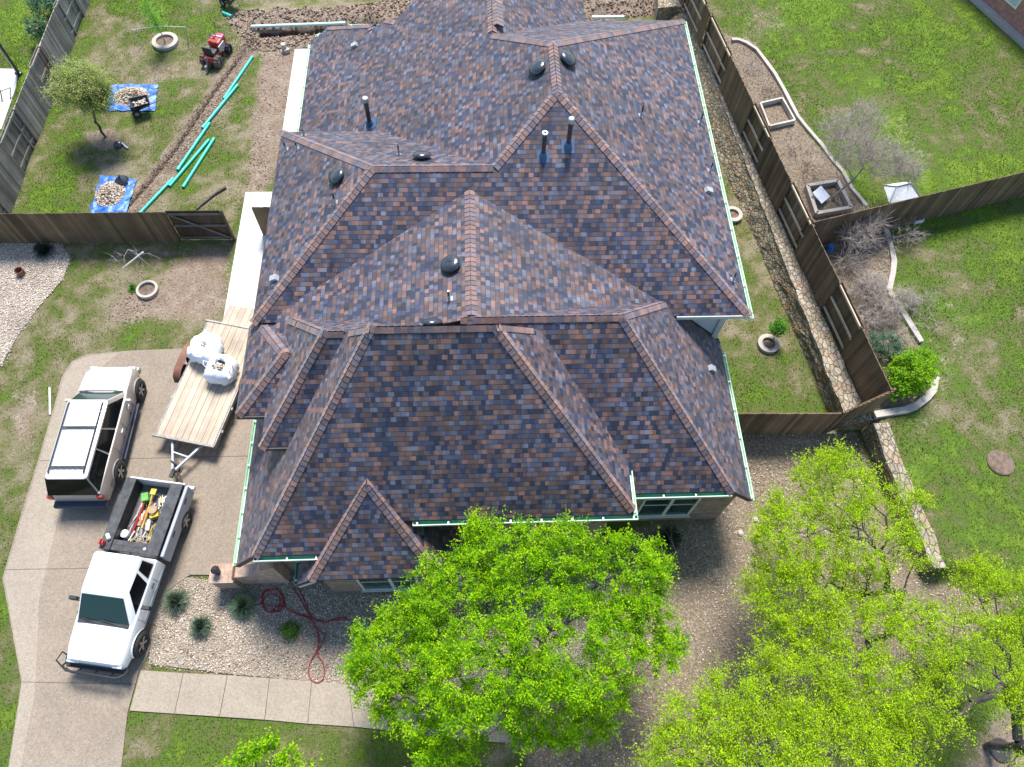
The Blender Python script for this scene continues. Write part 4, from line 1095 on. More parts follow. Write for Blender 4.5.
def edging(pts, z, label, w=.16, h=.12, group=None):
    pts = [Vector(at(x, y, z)) for x, y in pts]; b = MB()
    v = []; f = []
    for i, p in enumerate(pts):
        d = (pts[min(i+1, len(pts)-1)]-pts[max(i-1, 0)]).normalized(); s = Vector((-d.y, d.x, 0))*w*random.uniform(.85, 1.15)/2; hh = h*random.uniform(.8, 1.15)
        v += [p-s+Vector((0, 0, -.08)), p+s+Vector((0, 0, -.08)), p+s+Vector((0, 0, hh)), p-s+Vector((0, 0, hh))]
    for i in range(len(pts)-1):
        for k in range(4): f.append((4*i+k, 4*i+(k+1) % 4, 4*i+4+(k+1) % 4, 4*i+4+k))
    f += [(3, 2, 1, 0), tuple(4*(len(pts)-1)+k for k in range(4))]
    b.raw(v, f); o = b.build('stone_edging', 'ring_concrete'); tag(o, label, 'edging'); return o
edging([(731, 41), (738, 41), (746, 44), (756, 51), (765, 62), (774, 75), (783, 90), (790, 104), (797, 118), (808, 131), (822, 147), (832, 161), (842, 172), (851, 189), (858, 198), (866, 207)], .8, 'curved pale stone edging of the planting bed beside the upper lawn')
edging([(883, 226), (887, 236), (890, 248), (893, 262), (892, 274), (888, 292)], .8, 'pale stone edging going down from the lawn fence at the twiggy shrubs', .2)
edging([(889, 293), (897, 304), (905, 318), (912, 329), (920, 343)], .8, 'pale stone edging above the bright green bush', .22)
edging([(933, 378), (931, 392), (925, 399), (915, 407), (905, 411), (890, 413), (873, 416)], .8, 'pale curved stone edging under the bright green bush', .26, .16)

def ring(px, py, r, label, name='tree_ring', mat='ring_concrete', squash=1, w=.15, h=.16, soil=True):
    c = g(px, py); root = empty(name, c, 0, label, 'planter ring'); b = MB()
    b.lathe([(r, -.05), (r, h), (r-w, h+.01), (r-w, -.05)], n=22, closed=True); o = b.build('ring_blocks', mat, root, smooth=True)
    b = MB(); v = []
    n = 22; b.face([((r-w+.02)*math.cos(6.283*i/n), (r-w+.02)*math.sin(6.283*i/n), .07) for i in range(n)]); b.build('soil', 'soil', root)
    return c
c_sap = ring(166, 43, .62, 'round pale concrete tree ring around the leaning bright green sapling', w=.2)
c_r2 = ring(148.5, 291, .42, 'round concrete tree ring in the bare dirt of the side yard', w=.1)
c_r3 = ring(767.5, 345, .42, 'white concrete tree ring in the grass right of the house', w=.17)
ring(732, 216, .42, 'white concrete tree ring half hidden behind the right eave', w=.17)
ring(1000, 463, .47, 'flat dark rimmed round bed in the right lawn', mat='joint', w=.05, h=.05)

def frame_box(c4, z, h, w, mat, label, name, cat):
    pts = [Vector(at(x, y, z)) for x, y in c4]; c = sum(pts, Vector())/4
    root = empty(name, (c.x, c.y, z-h), 0, label, cat)
    for i in range(4):
        a, d = pts[i]-c, pts[(i+1) % 4]-c; b = MB(); b.beam(Vector((a.x, a.y, h/2)), Vector((d.x, d.y, h/2)), w, h); b.build('side_board', mat, root)
    return c, root
frame_box([(760.6, 102.6), (782.6, 97.4), (795.2, 119.6), (769.5, 125.5)], 1.05, .25, .07, 'old_timber', 'grey timber frame of a small raised bed against the long fence', 'raised_bed', 'planter')
c_f, rb = frame_box([(807.6, 185), (838, 180), (851.5, 206.7), (817, 212.6)], 1.05, .25, .15, 'ring_concrete', 'white stone sided square planter around the bare shrub base', 'square_planter', 'planter')
q = at(821, 195, 1.1); o = MB(); o.box((0, 0, 0), (.6, .6, .035), R(20), mat=(Matrix.Rotation(R(40), 3, 'Z') @ Matrix.Rotation(R(18), 3, 'X'))); o = o.build('acrylic_sheet', 'bag_white', loc=(q.x, q.y, 1.12)); tag(o, 'whitish translucent sheet lying tilted in the square planter', 'sheet')
q = at(900, 192, .8)
cf = empty('cold_frame', (q.x, q.y, .8), R(10), 'white low box with sloping sides behind the neighbour fence', 'cold frame')
b = MB(); b.raw([(-.75, -.5, 0), (.75, -.5, 0), (.7, .5, 0), (-.55, .5, 0), (-.4, .0, .42), (.3, .05, .42)], [(0, 1, 5, 4), (1, 2, 5), (2, 3, 4, 5), (3, 0, 4), (3, 2, 1, 0)]); b.build('cover', 'bag_white', cf)
b = MB()
for a, c in (((-.75, -.5, .02), (-.4, 0, .43)), ((-.4, 0, .43), (.3, .05, .43)), ((.3, .05, .43), (.75, -.5, .02)), ((.3, .05, .43), (.7, .5, .02)), ((-.4, 0, .43), (-.55, .5, .02))): b.tube([a, c], .02, 5)
b.build('frame_edge', 'galvanised', cf)
for (px, py, rz, lab) in ((917, 222, R(12), 'grey hollow concrete block at the foot of the lawn fence, nearer the house'), (990, 201, R(10), 'grey hollow concrete block at the foot of the lawn fence, far right')):
    c = g(px, py); b = MB(); L_ = .4 if px < 950 else .26
    b.b3(-L_/2, L_/2, -.1, -.07, 0, .2); b.b3(-L_/2, L_/2, .07, .1, 0, .2)
    for x in (-L_/2+.015, 0, L_/2-.015): b.b3(x-.015, x+.015, -.07, .07, .001, .199)
    tag(b.build('concrete_block', 'pale_concrete', loc=c, rz=rz), lab, 'block', 'blocks along the lawn fence')
c = g(829, 250); b = MB(); b.lathe([(.001, .28), (.12, .28), (.15, 0), (.001, 0)], n=14); tag(b.build('bucket', 'blue', loc=c, smooth=True), 'small blue bucket in the planting bed by the long fence', 'bucket')

# neighbour's red brick house at the top right corner
nb0, nb1 = at(962, -6, .8), at(1032, 57, .8); d = (nb1-nb0).normalized(); nrm = Vector((-d.y, d.x, 0))
if nrm.x+nrm.y < 0: nrm = -nrm
nh = empty('brick_building', nb0, math.atan2(d.y, d.x), 'red brick neighbour house wall at the top right corner', 'house')
b = MB(); b.b3(-6, 12, .35, 8, -.2, 3.2); b.build('wall', 'red_brick', nh)
b = MB(); b.b3(-6, 12, 0, .346, -.2, .22); b.build('ledge', 'ring_concrete', nh)
b = MB(); b.b3(2.05, 2.85, .30, .346, .9, 2.4); wn = b.build('window', 'pvc_white', nh)
b = MB(); b.b3(2.15, 2.75, .285, .298, 1.0, 2.3); b.build('pane', 'lamp_clear', wn)

# ================================================================== VEHICLES
def wheel(root, x, y, r=.38, w=.26, side=1):
    e = bpy.data.objects.new('wheel', None); COL.objects.link(e); e.parent = root; e.location = (x, y, r)
    b = MB(); b.lathe([(r*.62, -w/2), (r*.9, -w/2), (r, -w*.36), (r, w*.36), (r*.9, w/2), (r*.62, w/2)], n=28, axis='y', closed=True); b.build('tyre', 'tyre', e, smooth=True, ang=50)
    b = MB(); o = side*w*.36
    b.lathe([(r*.64, -w*.4), (r*.64, o), (r*.6, o*1.15), (r*.5, o*.7), (.001, o*.6)] if side > 0 else [(r*.64, w*.4), (r*.64, o), (r*.6, o*1.15), (r*.5, o*.7), (.001, o*.6)], n=24, axis='y', m=1)
    for k in range(5):
        a = 2*math.pi*k/5+.3; b.beam((math.cos(a)*r*.1, o*.95, math.sin(a)*r*.1), (math.cos(a)*r*.6, o*1.05, math.sin(a)*r*.6), r*.2, .03, up=(0, 1, 0), m=0)
    b.lathe([(.001, o*1.1), (r*.16, o*1.08), (r*.17, o*.6)] if side > 0 else [(r*.17, o*.6), (r*.16, o*1.08), (.001, o*1.1)], n=12, axis='y', m=0)
    b.build('rim', ['alloy', 'black_plastic'], e, smooth=True, ang=30)
def loft(st, close=True):
    "st: list of (x, [(y,z)...]) half sections from bottom to top centre; mirrored"
    b = MB(); n = len(st[0][1]); rings = []
    for x, sec in st:
        full = [(x, y, z) for y, z in sec]+[(x, -y, z) for y, z in sec[::-1]]
        rings.append(full)
    m = 2*n; vs = [p for r_ in rings for p in r_]; fs = []
    for i in range(len(rings)-1):
        for k in range(m-1): fs.append((i*m+k, i*m+k+1, (i+1)*m+k+1, (i+1)*m+k))
        fs.append((i*m+m-1, i*m, (i+1)*m, (i+1)*m+m-1))
    fs.append(tuple(range(m))[::-1]); fs.append(tuple((len(rings)-1)*m+k for k in range(m)))
    b.raw(vs, fs); return b
def sec(hw, z0, zs, zt, tum=.0, crown=.03):
    return [(hw-.12, z0), (hw-.03, z0+.06), (hw, (z0+zs)/2), (hw-.01, zs), (hw-.05-tum, zt-.02), (hw-.16-tum, zt), (hw*.5, zt+crown*.75), (.0001, zt+crown)]
def panel(p00, p10, p11, p01):
    "corner points bottom-rear, bottom-front, top-front, top-rear"
    P_ = [Vector(p) for p in (p00, p10, p11, p01)]
    n = (P_[1]-P_[0]).cross(P_[3]-P_[0]).normalized()
    def f(s, t, o=0): return (P_[0]*(1-s)+P_[1]*s)*(1-t)+(P_[3]*(1-s)+P_[2]*s)*t+n*o
    return f, n
def glass(root, f, n, s0, s1, t0, t1, out, name='window', skew=(0, 0), mat='glass', o=.014):
    if n.dot(Vector(out)) < 0: o = -o
    b = MB(); q = [f(s0, t0, o), f(s1, t0, o), f(s1+skew[1], t1, o), f(s0+skew[0], t1, o)]
    if n.dot(Vector(out)) < 0: q = q[::-1]
    nn = Vector(out).normalized()*.006
    b.raw([*q, *[p-nn*2 for p in q]], [(0, 1, 2, 3), (7, 6, 5, 4), (0, 4, 5, 1), (1, 5, 6, 2), (2, 6, 7, 3), (3, 7, 4, 0)])
    return b.build(name, mat, root)
def greenhouse(root, ring0, ring1, mat, crown=.05, name='cab'):
    "ring = (xr, xf, hwr, hwf, z) bottom and top"
    b = MB()
    def pts(r_):
        xr, xf, hr, hf, z = r_; k = .10; out = []
        for (x, y, sx, sy) in ((xr, -hr, 1, 1), (xf, -hf, -1, 1), (xf, hf, -1, -1), (xr, hr, 1, -1)):
            out.append((x, y, sx, sy))
        o = []
        for i, (x, y, sx, sy) in enumerate(out):
            a = [(x, y+sy*k), (x+sx*k*.3, y+sy*k*.3), (x+sx*k, y)]
            if i in (1, 3): a = a[::-1]
            o += [(p[0], p[1], z) for p in a]
        return o
    r0, r1 = pts(ring0), pts(ring1); xr, xf, hr, hf, z = ring1
    r2 = [(p[0]*.0+((p[0]-(xr+xf)/2)*.93+(xr+xf)/2), p[1]*.9, z+crown*.7) for p in r1]; r3 = [((p[0]-(xr+xf)/2)*.6+(xr+xf)/2, p[1]*.55, z+crown) for p in r1]
    n = len(r0); vs = r0+r1+r2+r3; fs = []
    for L in range(3):
        for k in range(n): fs.append((L*n+k, L*n+(k+1) % n, (L+1)*n+(k+1) % n, (L+1)*n+k))
    fs.append(tuple(3*n+k for k in range(n)))
    b.raw(vs, fs); return b.build(name, mat, root, smooth=True, ang=32)

# --- SUV, nose to the north
suv = empty('parked_suv', (-13.25+.1*math.cos(R(178.8)), 10.79, .036), R(88.8), 'silver SUV with black roof rack on the left of the driveway', 'suv', None)
S1 = [(-2.68, sec(.80, .45, .80, .95)), (-2.60, sec(.90, .38, .95, 1.14)), (-1.6, sec(.93, .32, .96, 1.16)), (0, sec(.93, .30, .95, 1.13)), (.95, sec(.93, .32, .93, 1.12)), (1.25, sec(.92, .34, .92, 1.11, .02, .06)),
      (1.9, sec(.90, .36, .86, 1.04, .03, .07)), (2.2, sec(.82, .40, .78, .93, .03, .05)), (2.30, sec(.68, .46, .70, .78, .02, .02))]
b = loft(S1)
o = b.build('body', 'taupe_paint', suv, smooth=True, bevel=.045, ang=50)
b = MB(); bmh = loft([(1.16, [(.02, 1.0), (.5, 1.09), (.80, 1.10), (.80, 1.125), (.5, 1.175), (.001, 1.19)]), (1.9, [(.02, .9), (.5, 1.02), (.76, 1.03), (.76, 1.055), (.5, 1.105), (.001, 1.125)]), (2.17, [(.02, .8), (.5, .90), (.66, .92), (.66, .945), (.45, .985), (.001, 1.0)])])
bmh.build('hood', 'silver_paint', suv, smooth=True)
b = MB(); b.beam((1.13, -.74, 1.125), (1.13, .74, 1.125), .07, .05); b.build('cowl', 'black_plastic', suv)
gh0, gh1 = (-2.62, 1.12, .84, .82, 1.10), (-2.32, .50, .66, .66, 1.74)
greenhouse(suv, gh0, gh1, 'taupe_paint')
greenhouse(suv, (gh1[0]-.012, gh1[1]+.012, .668, .668, 1.725), (gh1[0]-.006, gh1[1]+.006, .664, .664, 1.746), 'silver_paint', .052, 'roof_panel')
for sd in (-1, 1):
    f, n = panel((gh0[0], sd*gh0[2], gh0[4]), (gh0[1], sd*gh0[3], gh0[4]), (gh1[1], sd*gh1[3], gh1[4]), (gh1[0], sd*gh1[2], gh1[4]))
    for s0, s1, sk in ((.02, .365, (.0, .0)), (.385, .615, (0, 0)), (.635, .95, (0, -.02))):
        glass(suv, f, n, s0, s1, .06, .92, (0, sd, .4), skew=sk)
f, n = panel((gh0[1], .82, 1.10), (gh0[1], -.82, 1.10), (gh1[1], -.66, 1.74), (gh1[1], .66, 1.74)); glass(suv, f, n, .06, .94, .04, .93, (1, 0, 1), 'windshield', mat='green_glass')
f, n = panel((gh0[0], .84, 1.10), (gh0[0], -.84, 1.10), (gh1[0], -.66, 1.74), (gh1[0], .66, 1.74)); glass(suv, f, n, .02, .98, -.04, .96, (-1, 0, .7), 'rear_window')
b = MB(); b.b3(-2.9, -2.64, -.86, .86, .42, .60); b.build('rear_bumper', 'navy_plastic', suv, bevel=.05)
b = MB(); b.b3(2.2, 2.42, -.82, .82, .38, .64); b.build('front_bumper', 'taupe_paint', suv, bevel=.07)
for sd in (-1, 1):
    b = MB(); b.box((-2.66, sd*.80, .93), (.10, .18, .22)); b.build('tail_light', 'lamp_red', suv, bevel=.02)
    b = MB(); b.box((2.22, sd*.66, .78), (.14, .28, .14)); b.build('headlight', 'lamp_clear', suv, bevel=.02)
    b = MB(); b.b3(-1.1, 1.05, sd*.93-.06, sd*.93+.10, .30, .36); b.build('running_board', 'navy_plastic', suv, bevel=.015)
    b = MB(); b.box((.76, sd*1.02, 1.16), (.10, .20, .15)); b.build('side_mirror', 'silver_paint', suv, bevel=.03)
    b = MB(); b.tube([(-2.15, sd*.56, 1.80), (-2.1, sd*.56, 1.845), (.3, sd*.56, 1.845), (.38, sd*.56, 1.80)], .022, 6); b.build('roof_rail', 'black_plastic', suv)
    for x in (1.57, -1.57):
        wheel(suv, x, sd*.865, .385, .25, sd)
        b = MB(); b.tube([(x+.425*math.cos(R(a)), sd*.925, .41+.425*math.sin(R(a))) for a in range(16, 168, 12)], .028, 6); b.build('wheel_arch', 'black_plastic' if False else 'taupe_paint', suv)
        b = MB(); b.lathe([(.001, 0), (.40, 0)], (x, sd*.934, .40), 20, 'y'); b.build('wheel_well', 'black_plastic', suv)
    b = MB(); b.b3(-2.2, .9, sd*.945-.012, sd*.945+.012, .60, .66); b.build('side_moulding', 'navy_plastic', suv)
    for x in (-.12, .80):
        b = MB(); b.box((x-.15, sd*.945, .90), (.16, .03, .035)); b.build('door_handle', 'silver_paint', suv)
    for x in (.86, -.06, -.98):
        b = MB(); b.box((x, sd*.940, .80), (.012, .006, .6)); b.build('door_seam', 'black_plastic', suv)
for x in (-1.95, -.55): b = MB(); b.beam((x, -.56, 1.855), (x, .56, 1.855), .05, .028); b.build('rack_bar', 'black_plastic', suv)
for y in (-.36, -.18, 0, .18, .36): b = MB(); b.b3(-2.1, .2, y-.02, y+.02, 1.765, 1.802); b.build('roof_rib', 'silver_paint', suv)
b = MB(); b.beam((1.14, .55, 1.135), (1.0, -.1, 1.18), .02, .02); b.build('wiper', 'black_plastic', suv)

# --- pickup truck, nose to the south
tr = empty('pickup_truck', (-11.34-.0, 5.64, .036), R(-99.3), 'white pickup truck with a grey tool filled bed on the driveway', 'pickup truck')
def X(y): return y+.08
def shift(b, dy=.1):
    b.v = [(p[0], p[1]+dy, p[2]) for p in b.v]; return b
DY = .1
T1 = [(-.46, sec(.94, .40, .98, 1.20)), (.6, sec(.95, .38, .98, 1.19)), (1.5, sec(.95, .38, .96, 1.16)), (1.62, sec(.95, .40, .95, 1.15, .01, .05)), (2.3, sec(.93, .42, .90, 1.06, .03, .06)), (2.66, sec(.88, .46, .82, .96, .03, .04)), (2.74, sec(.80, .5, .72, .80, .03, .01))]
shift(loft(T1)).build('body', 'white_paint', tr, smooth=True, bevel=.045, ang=50)
g0, g1 = (-.44, 1.58, .88, .86, 1.15), (-.36, .86, .72, .68, 1.82)
o = greenhouse(tr, g0, g1, 'white_paint'); o.location = (0, DY, 0)
for sd in (-1, 1):
    f, n = panel((g0[0], sd*g0[2]+DY, g0[4]), (g0[1], sd*g0[3]+DY, g0[4]), (g1[1], sd*g1[3]+DY, g1[4]), (g1[0], sd*g1[2]+DY, g1[4]))
    glass(tr, f, n, .07, .30, .12, .86, (0, sd, .4)); glass(tr, f, n, .37, .84, .06, .88, (0, sd, .4), skew=(0, -.03))
    wheelx = (1.95, -1.95)
    for x in wheelx:
        wheel(tr, x, sd*(.89 if x > 0 else .93)+DY, .40, .27, sd)
        if x > 0 or True:
            b = MB(); b.tube([(x+.445*math.cos(R(a)), sd*(.935 if x > 0 else .985)+DY, .44+.445*math.sin(R(a))) for a in range(16, 168, 12)], .028, 6); b.build('wheel_arch', 'white_paint' if x > 0 else 'grey_primer', tr)
            b = MB(); b.lathe([(.001, 0), (.425, 0)], (x, sd*(.962 if x > 0 else 1.005)+DY, .43), 20, 'y'); b.build('wheel_well', 'black_plastic', tr)
    mr = MB(); mr.box((1.0, sd*1.13+DY, 1.22), (.12, .24, .20)); mr.beam((1.05, sd*.92+DY, 1.15), (1.02, sd*1.06+DY, 1.2), .04, .04); mr.build('side_mirror', 'black_plastic', tr, bevel=.02)
    b = MB(); b.box((2.68, sd*.70+DY, .80), (.14, .28, .16)); b.build('headlight', 'lamp_clear', tr, bevel=.02)
    b = MB(); b.box((.30, sd*.965+DY, .96), (.17, .03, .04)); b.build('door_handle', 'black_plastic', tr)
    for x in (1.35, .12): b = MB(); b.box((x, sd*.958+DY, .80), (.012, .006, .66)); b.build('door_seam', 'black_plastic', tr)
    b = MB(); b.b3(-.3, 1.4, sd*.955+DY-.01, sd*.955+DY+.012, .62, .69); b.build('side_moulding', 'grey_primer', tr)
f, n = panel((g0[1], .86+DY, 1.15), (g0[1], -.86+DY, 1.15), (g1[1], -.68+DY, 1.82), (g1[1], .68+DY, 1.82)); glass(tr, f, n, .04, .96, .06, .95, (1, 0, 1), 'windshield', mat='green_glass')
f, n = panel((g0[0], .88+DY, 1.15), (g0[0], -.88+DY, 1.15), (g1[0], -.72+DY, 1.82), (g1[0], .72+DY, 1.82)); glass(tr, f, n, .15, .85, .2, .9, (-1, 0, .1), 'rear_window')
shift(loft([(1.66, [(.02, 1.05), (.5, 1.12), (.83, 1.13), (.83, 1.155), (.5, 1.215), (.001, 1.225)]), (2.3, [(.02, .98), (.5, 1.04), (.80, 1.05), (.80, 1.07), (.5, 1.13), (.001, 1.14)]), (2.66, [(.02, .9), (.5, .94), (.72, .95), (.72, .97), (.5, 1.0), (.001, 1.01)])])).build('hood', 'white_paint', tr, smooth=True)
b = MB(); b.beam((1.62, .55+DY, 1.2), (1.52, -.05+DY, 1.25), .02, .02); b.build('wiper', 'black_plastic', tr); b = MB(); b.beam((1.62, -.1+DY, 1.2), (1.52, -.65+DY, 1.25), .02, .02); b.build('wiper', 'black_plastic', tr)
b = MB(); b.beam((1.60, -.78+DY, 1.18), (1.60, .78+DY, 1.18), .10, .05); b.build('cowl', 'black_plastic', tr)
b = MB(); b.b3(2.70, 2.86, -.95+DY, .92+DY, .42, .60); b.build('front_bumper', 'black_plastic', tr, bevel=.03)
b = MB()
b.tube([(2.72, -.95+DY, .55), (2.85, -.98+DY, .70), (2.98, -.8+DY, .78), (3.0, .75+DY, .78), (2.88, .92+DY, .70), (2.75, .93+DY, .55)], .03, 7)
b.tube([(2.90, -.9+DY, .62), (3.0, -.7+DY, .62), (3.0, .7+DY, .62)], .025, 7)
b.tube([(2.5, -1.0+DY, .95), (2.75, -1.08+DY, .95), (2.95, -.85+DY, .78)], .022, 6); b.tube([(2.5, -1.0+DY, .95), (2.55, -1.02+DY, .6), (2.8, -.98+DY, .58)], .022, 6)
for y in (-.5, 0, .5): b.tube([(2.86, y+DY, .5), (3.0, y+DY, .78)], .022, 6)
b.build('bull_bar', 'black_plastic', tr, smooth=True)
b = MB(); b.b3(2.745, 2.76, -.5+DY, .5+DY, .64, .84); b.build('grille', 'navy_plastic', tr)
# bed
by = .10
b = MB(); b.b3(-2.93, -.56, -1.0+by, -.92+by, .55, 1.20); b.build('bed_side', 'grey_primer', tr, bevel=.02)
b = MB(); b.b3(-2.93, -.56, .95+by, 1.06+by, .55, 1.17); b.build('bed_side', 'grey_primer', tr, bevel=.03)
for c, s_, nm in (((-1.74, -.81+by, 1.235), (2.38, .34, .05), 'bed_rail_cap'), ((-1.74, .72+by, 1.235), (2.38, .40, .05), 'bed_rail_cap')):
    b = MB(); b.box(c, s_); b.build(nm, 'liner_black', tr, bevel=.012)
b = MB(); b.b3(-.90, -.57, -.64+by, .52+by, 1.10, 1.20); b.build('tool_chest', 'liner_black', tr, bevel=.01)
b = MB(); b.b3(-.745, -.735, -.6+by, .5+by, 1.19, 1.207); b.build('chest_seam', 'black_plastic', tr)
b = MB(); b.b3(-2.92, -.56, -.9+by, .94+by, .60, .66); b.build('bed_floor', 'bed_grey', tr)
b = MB(); b.b3(-2.9, -.9, -.70+by, -.66+by, .66, 1.2); b.b3(-2.9, -.9, .54+by, .58+by, .66, 1.2); b.build('bed_liner', 'black_plastic', tr)
b = MB(); b.b3(-2.99, -2.93, -.9+by, .95+by, .58, 1.20); b.build('tailgate', 'white_paint', tr, bevel=.02)
b = MB(); b.b3(-3.12, -2.995, -.9+by, 1.0+by, .45, .58); b.build('rear_bumper', 'galvanised', tr, bevel=.02)
for x, y in ((-2.45, 1.065), (-1.35, 1.065)): b = MB(); b.box((x, y+by, 1.0 if x < -2 else 1.0), (.20, .012, .07)); b.build('stake_pocket', 'black_plastic', tr)
b = MB(); b.lathe([(.001, .03), (.05, .025), (.055, 0)], (-.72, .42+by, 1.2), 12); b.build('chest_lock', 'galvanised', tr)
# things lying in the bed
TM = Matrix.Translation(tr.location) @ Matrix.Rotation(R(-99.3), 4, 'Z')
def inbed(b, name, mat, label, cat, group=None):
    b.v = [tuple(TM @ Vector(p)) for p in b.v]; o = b.build(name, mat, smooth=False); tag(o, label, cat, group); return o
b = MB(); b.tube([(-2.5, -.22, .84), (-1.25, -.30, .74)], .035, 7); inbed(b, 'pipe_wrench_bar', 'red', 'long red steel bar lying in the truck bed', 'tool')
b = MB(); b.tube([(-2.45, -.34, .70), (-1.2, -.42, .70)], .03, 6); inbed(b, 'steel_rod', 'galvanised', 'pale steel rod beside the red bar in the truck bed', 'tool')
b = MB(); b.tube([(-2.6, -.02, .90), (-1.45, -.02, .78)], .022, 6); b.box((-2.65, -.02, .92), (.2, .18, .04)); inbed(b, 'shovel', 'yellow', 'yellow handled shovel in the truck bed', 'shovel')
b = MB(); b.tube([(-2.1, .42, .78), (-1.7, .46, .8), (-1.5, .3, .8), (-1.1, .28, .74)], .022, 6); inbed(b, 'yellow_strap', 'yellow', 'curved yellow strap on the house side of the truck bed', 'strap')
b = MB(); b.box((-2.45, -.25, .80), (.28, .22, .22), .4); inbed(b, 'green_container', 'lime', 'bright green container near the tailgate in the truck bed', 'container')
b = MB(); b.lathe([(.001, .3), (.14, .3), (.15, .27), (.12, 0), (.001, 0)], (-2.05, .18, .67), 16); inbed(b, 'bucket', 'tool_wood', 'cream bucket in the middle of the truck bed', 'bucket')
b = MB(); b.box((-1.95, .22, .78), (.26, .26, .2), .5); b.box((-1.95, .2, .9), (.14, .1, .06), .5); inbed(b, 'yellow_drill_box', 'yellow', 'squat yellow case beside the cream bucket in the truck bed', 'case')
b = MB(); b.lathe([(.001, .26), (.13, .26), (.13, 0), (.001, 0)], (-1.18, -.44, .67), 16, m=0); b.lathe([(.132, .06), (.134, .16)], (-1.18, -.44, .67), 16, m=1); b.v = [tuple(TM @ Vector(p)) for p in b.v]; tag(b.build('paint_can', ['pvc_white', 'blue'], smooth=True), 'white can with a blue band at the cab end of the truck bed', 'can')
b = MB(); b.tube([(-2.6, .42, .78), (-2.5, .33, .8), (-2.38, .40, .78)], .04, 7); inbed(b, 'pipe_elbow', 'pvc_white', 'white plastic elbow near the tailgate in the truck bed', 'pipe')
b = MB(); b.tube([(-1.75, .1, .75), (-1.4, .16, .75)], .06, 8); inbed(b, 'caulk_tube', 'pvc_white', 'short white tube beside the yellow shovel', 'tube')
b = MB(); b.tube([(-1.5, .3, .74), (-.98, .38, .74)], .02, 6); b.tube([(-1.0, .3, .74), (-1.05, -.1, .74)], .02, 6); inbed(b, 'broken_rake', 'tool_wood', 'wooden tool handles at the cab end of the truck bed', 'handle')
b = MB(); b.box((-1.25, .02, .74), (.4, .06, .06), .3); b.box((-1.2, .1, .72), (.06, .4, .05), .1); b.box((-1.15, -.12, .74), (.3, .06, .06), -.6); inbed(b, 'steel_clamp', 'steel', 'dark steel clamp at the cab end of the truck bed', 'clamp')
b = MB(); b.box((-2.2, -.05, .72), (.5, .05, .05), .1); b.box((-1.9, -.1, .73), (.6, .05, .05), -.1); inbed(b, 'red_level', 'red', 'short red level lying across the middle of the truck bed', 'level')
b = MB(); b.box((-1.8, -.15, .7), (.5, .3, .05), .2); inbed(b, 'cardboard_sheet', 'tool_wood', 'tan cardboard flat under the tools in the truck bed', 'cardboard')
b = MB(); b.lathe([(.001, .2), (.07, .19), (.09, .1), (.09, 0), (.001, 0)], (-.72, -.78, 1.26), 12); b.box((-.72, -.78, 1.5), (.16, .05, .05)); inbed(b, 'fuel_can', 'red', 'small red can strapped on the bed rail behind the cab', 'can')
b = MB(); b.tube([(-1.0, -.74, 1.32), (-.86, -.62, 1.34)], .06, 10); inbed(b, 'white_flask', 'pvc_white', 'white flask on the bed rail behind the cab', 'flask')
b = MB(); rr = random.Random(4)
for i in range(46):
    x = rr.uniform(-2.7, -1.0); y = rr.uniform(-.42, .5); a = rr.uniform(-.5, .5); L_ = rr.uniform(.08, .5); z = .70+rr.uniform(0, .05)
    b.tube([(x, y, z), (x+L_*math.cos(a), y+L_*math.sin(a), z+rr.uniform(-.02, .04))], rr.uniform(.008, .022), 5, t=rr.choice([(1, .8, .55), (.6, .5, .4), (1, 1, .9), (.3, .3, .3), (.8, .7, .3)]))
b.v = [tuple(TM @ Vector(p)) for p in b.v]; tag(b.build('scrap', 'old_timber_tint'), 'loose sticks and scraps littering the truck bed floor', 'scrap', kind='stuff')

# --- flatbed trailer
tl = empty('flatbed_trailer', (-10.36, 10.2, .036), R(-7.2)+R(-6.0), 'flatbed trailer with a worn pale plank deck parked beside the garage', 'trailer')
W2 = 1.04; Ld_ = 4.75
b = MB(); n = 9; pw = 2*W2/n
for i in range(n): b.b3(-W2+i*pw+.006, -W2+(i+1)*pw-.006, 0.03, Ld_, .60, .65+random.uniform(-.004, .004), rt(.13, .03))
b.build('deck', 'deck_wood', tl)
b = MB(); n = 7
for i in range(n): b.b3(-.62+i*.235+.005, -.62+(i+1)*.235-.005, Ld_+.08, Ld_+.95, .50, .54, rt(.15, .03))
b.build('ramp', 'deck_wood', tl)
b = MB(); b.b3(-W2-.12, W2+.05, Ld_-.0, Ld_+.07, .56, .68); b.build('rear_bar', 'steel', tl)
b = MB(); b.b3(-W2-.14, W2+.04, -.05, .026, .53, .66); b.build('front_bar', 'steel', tl)
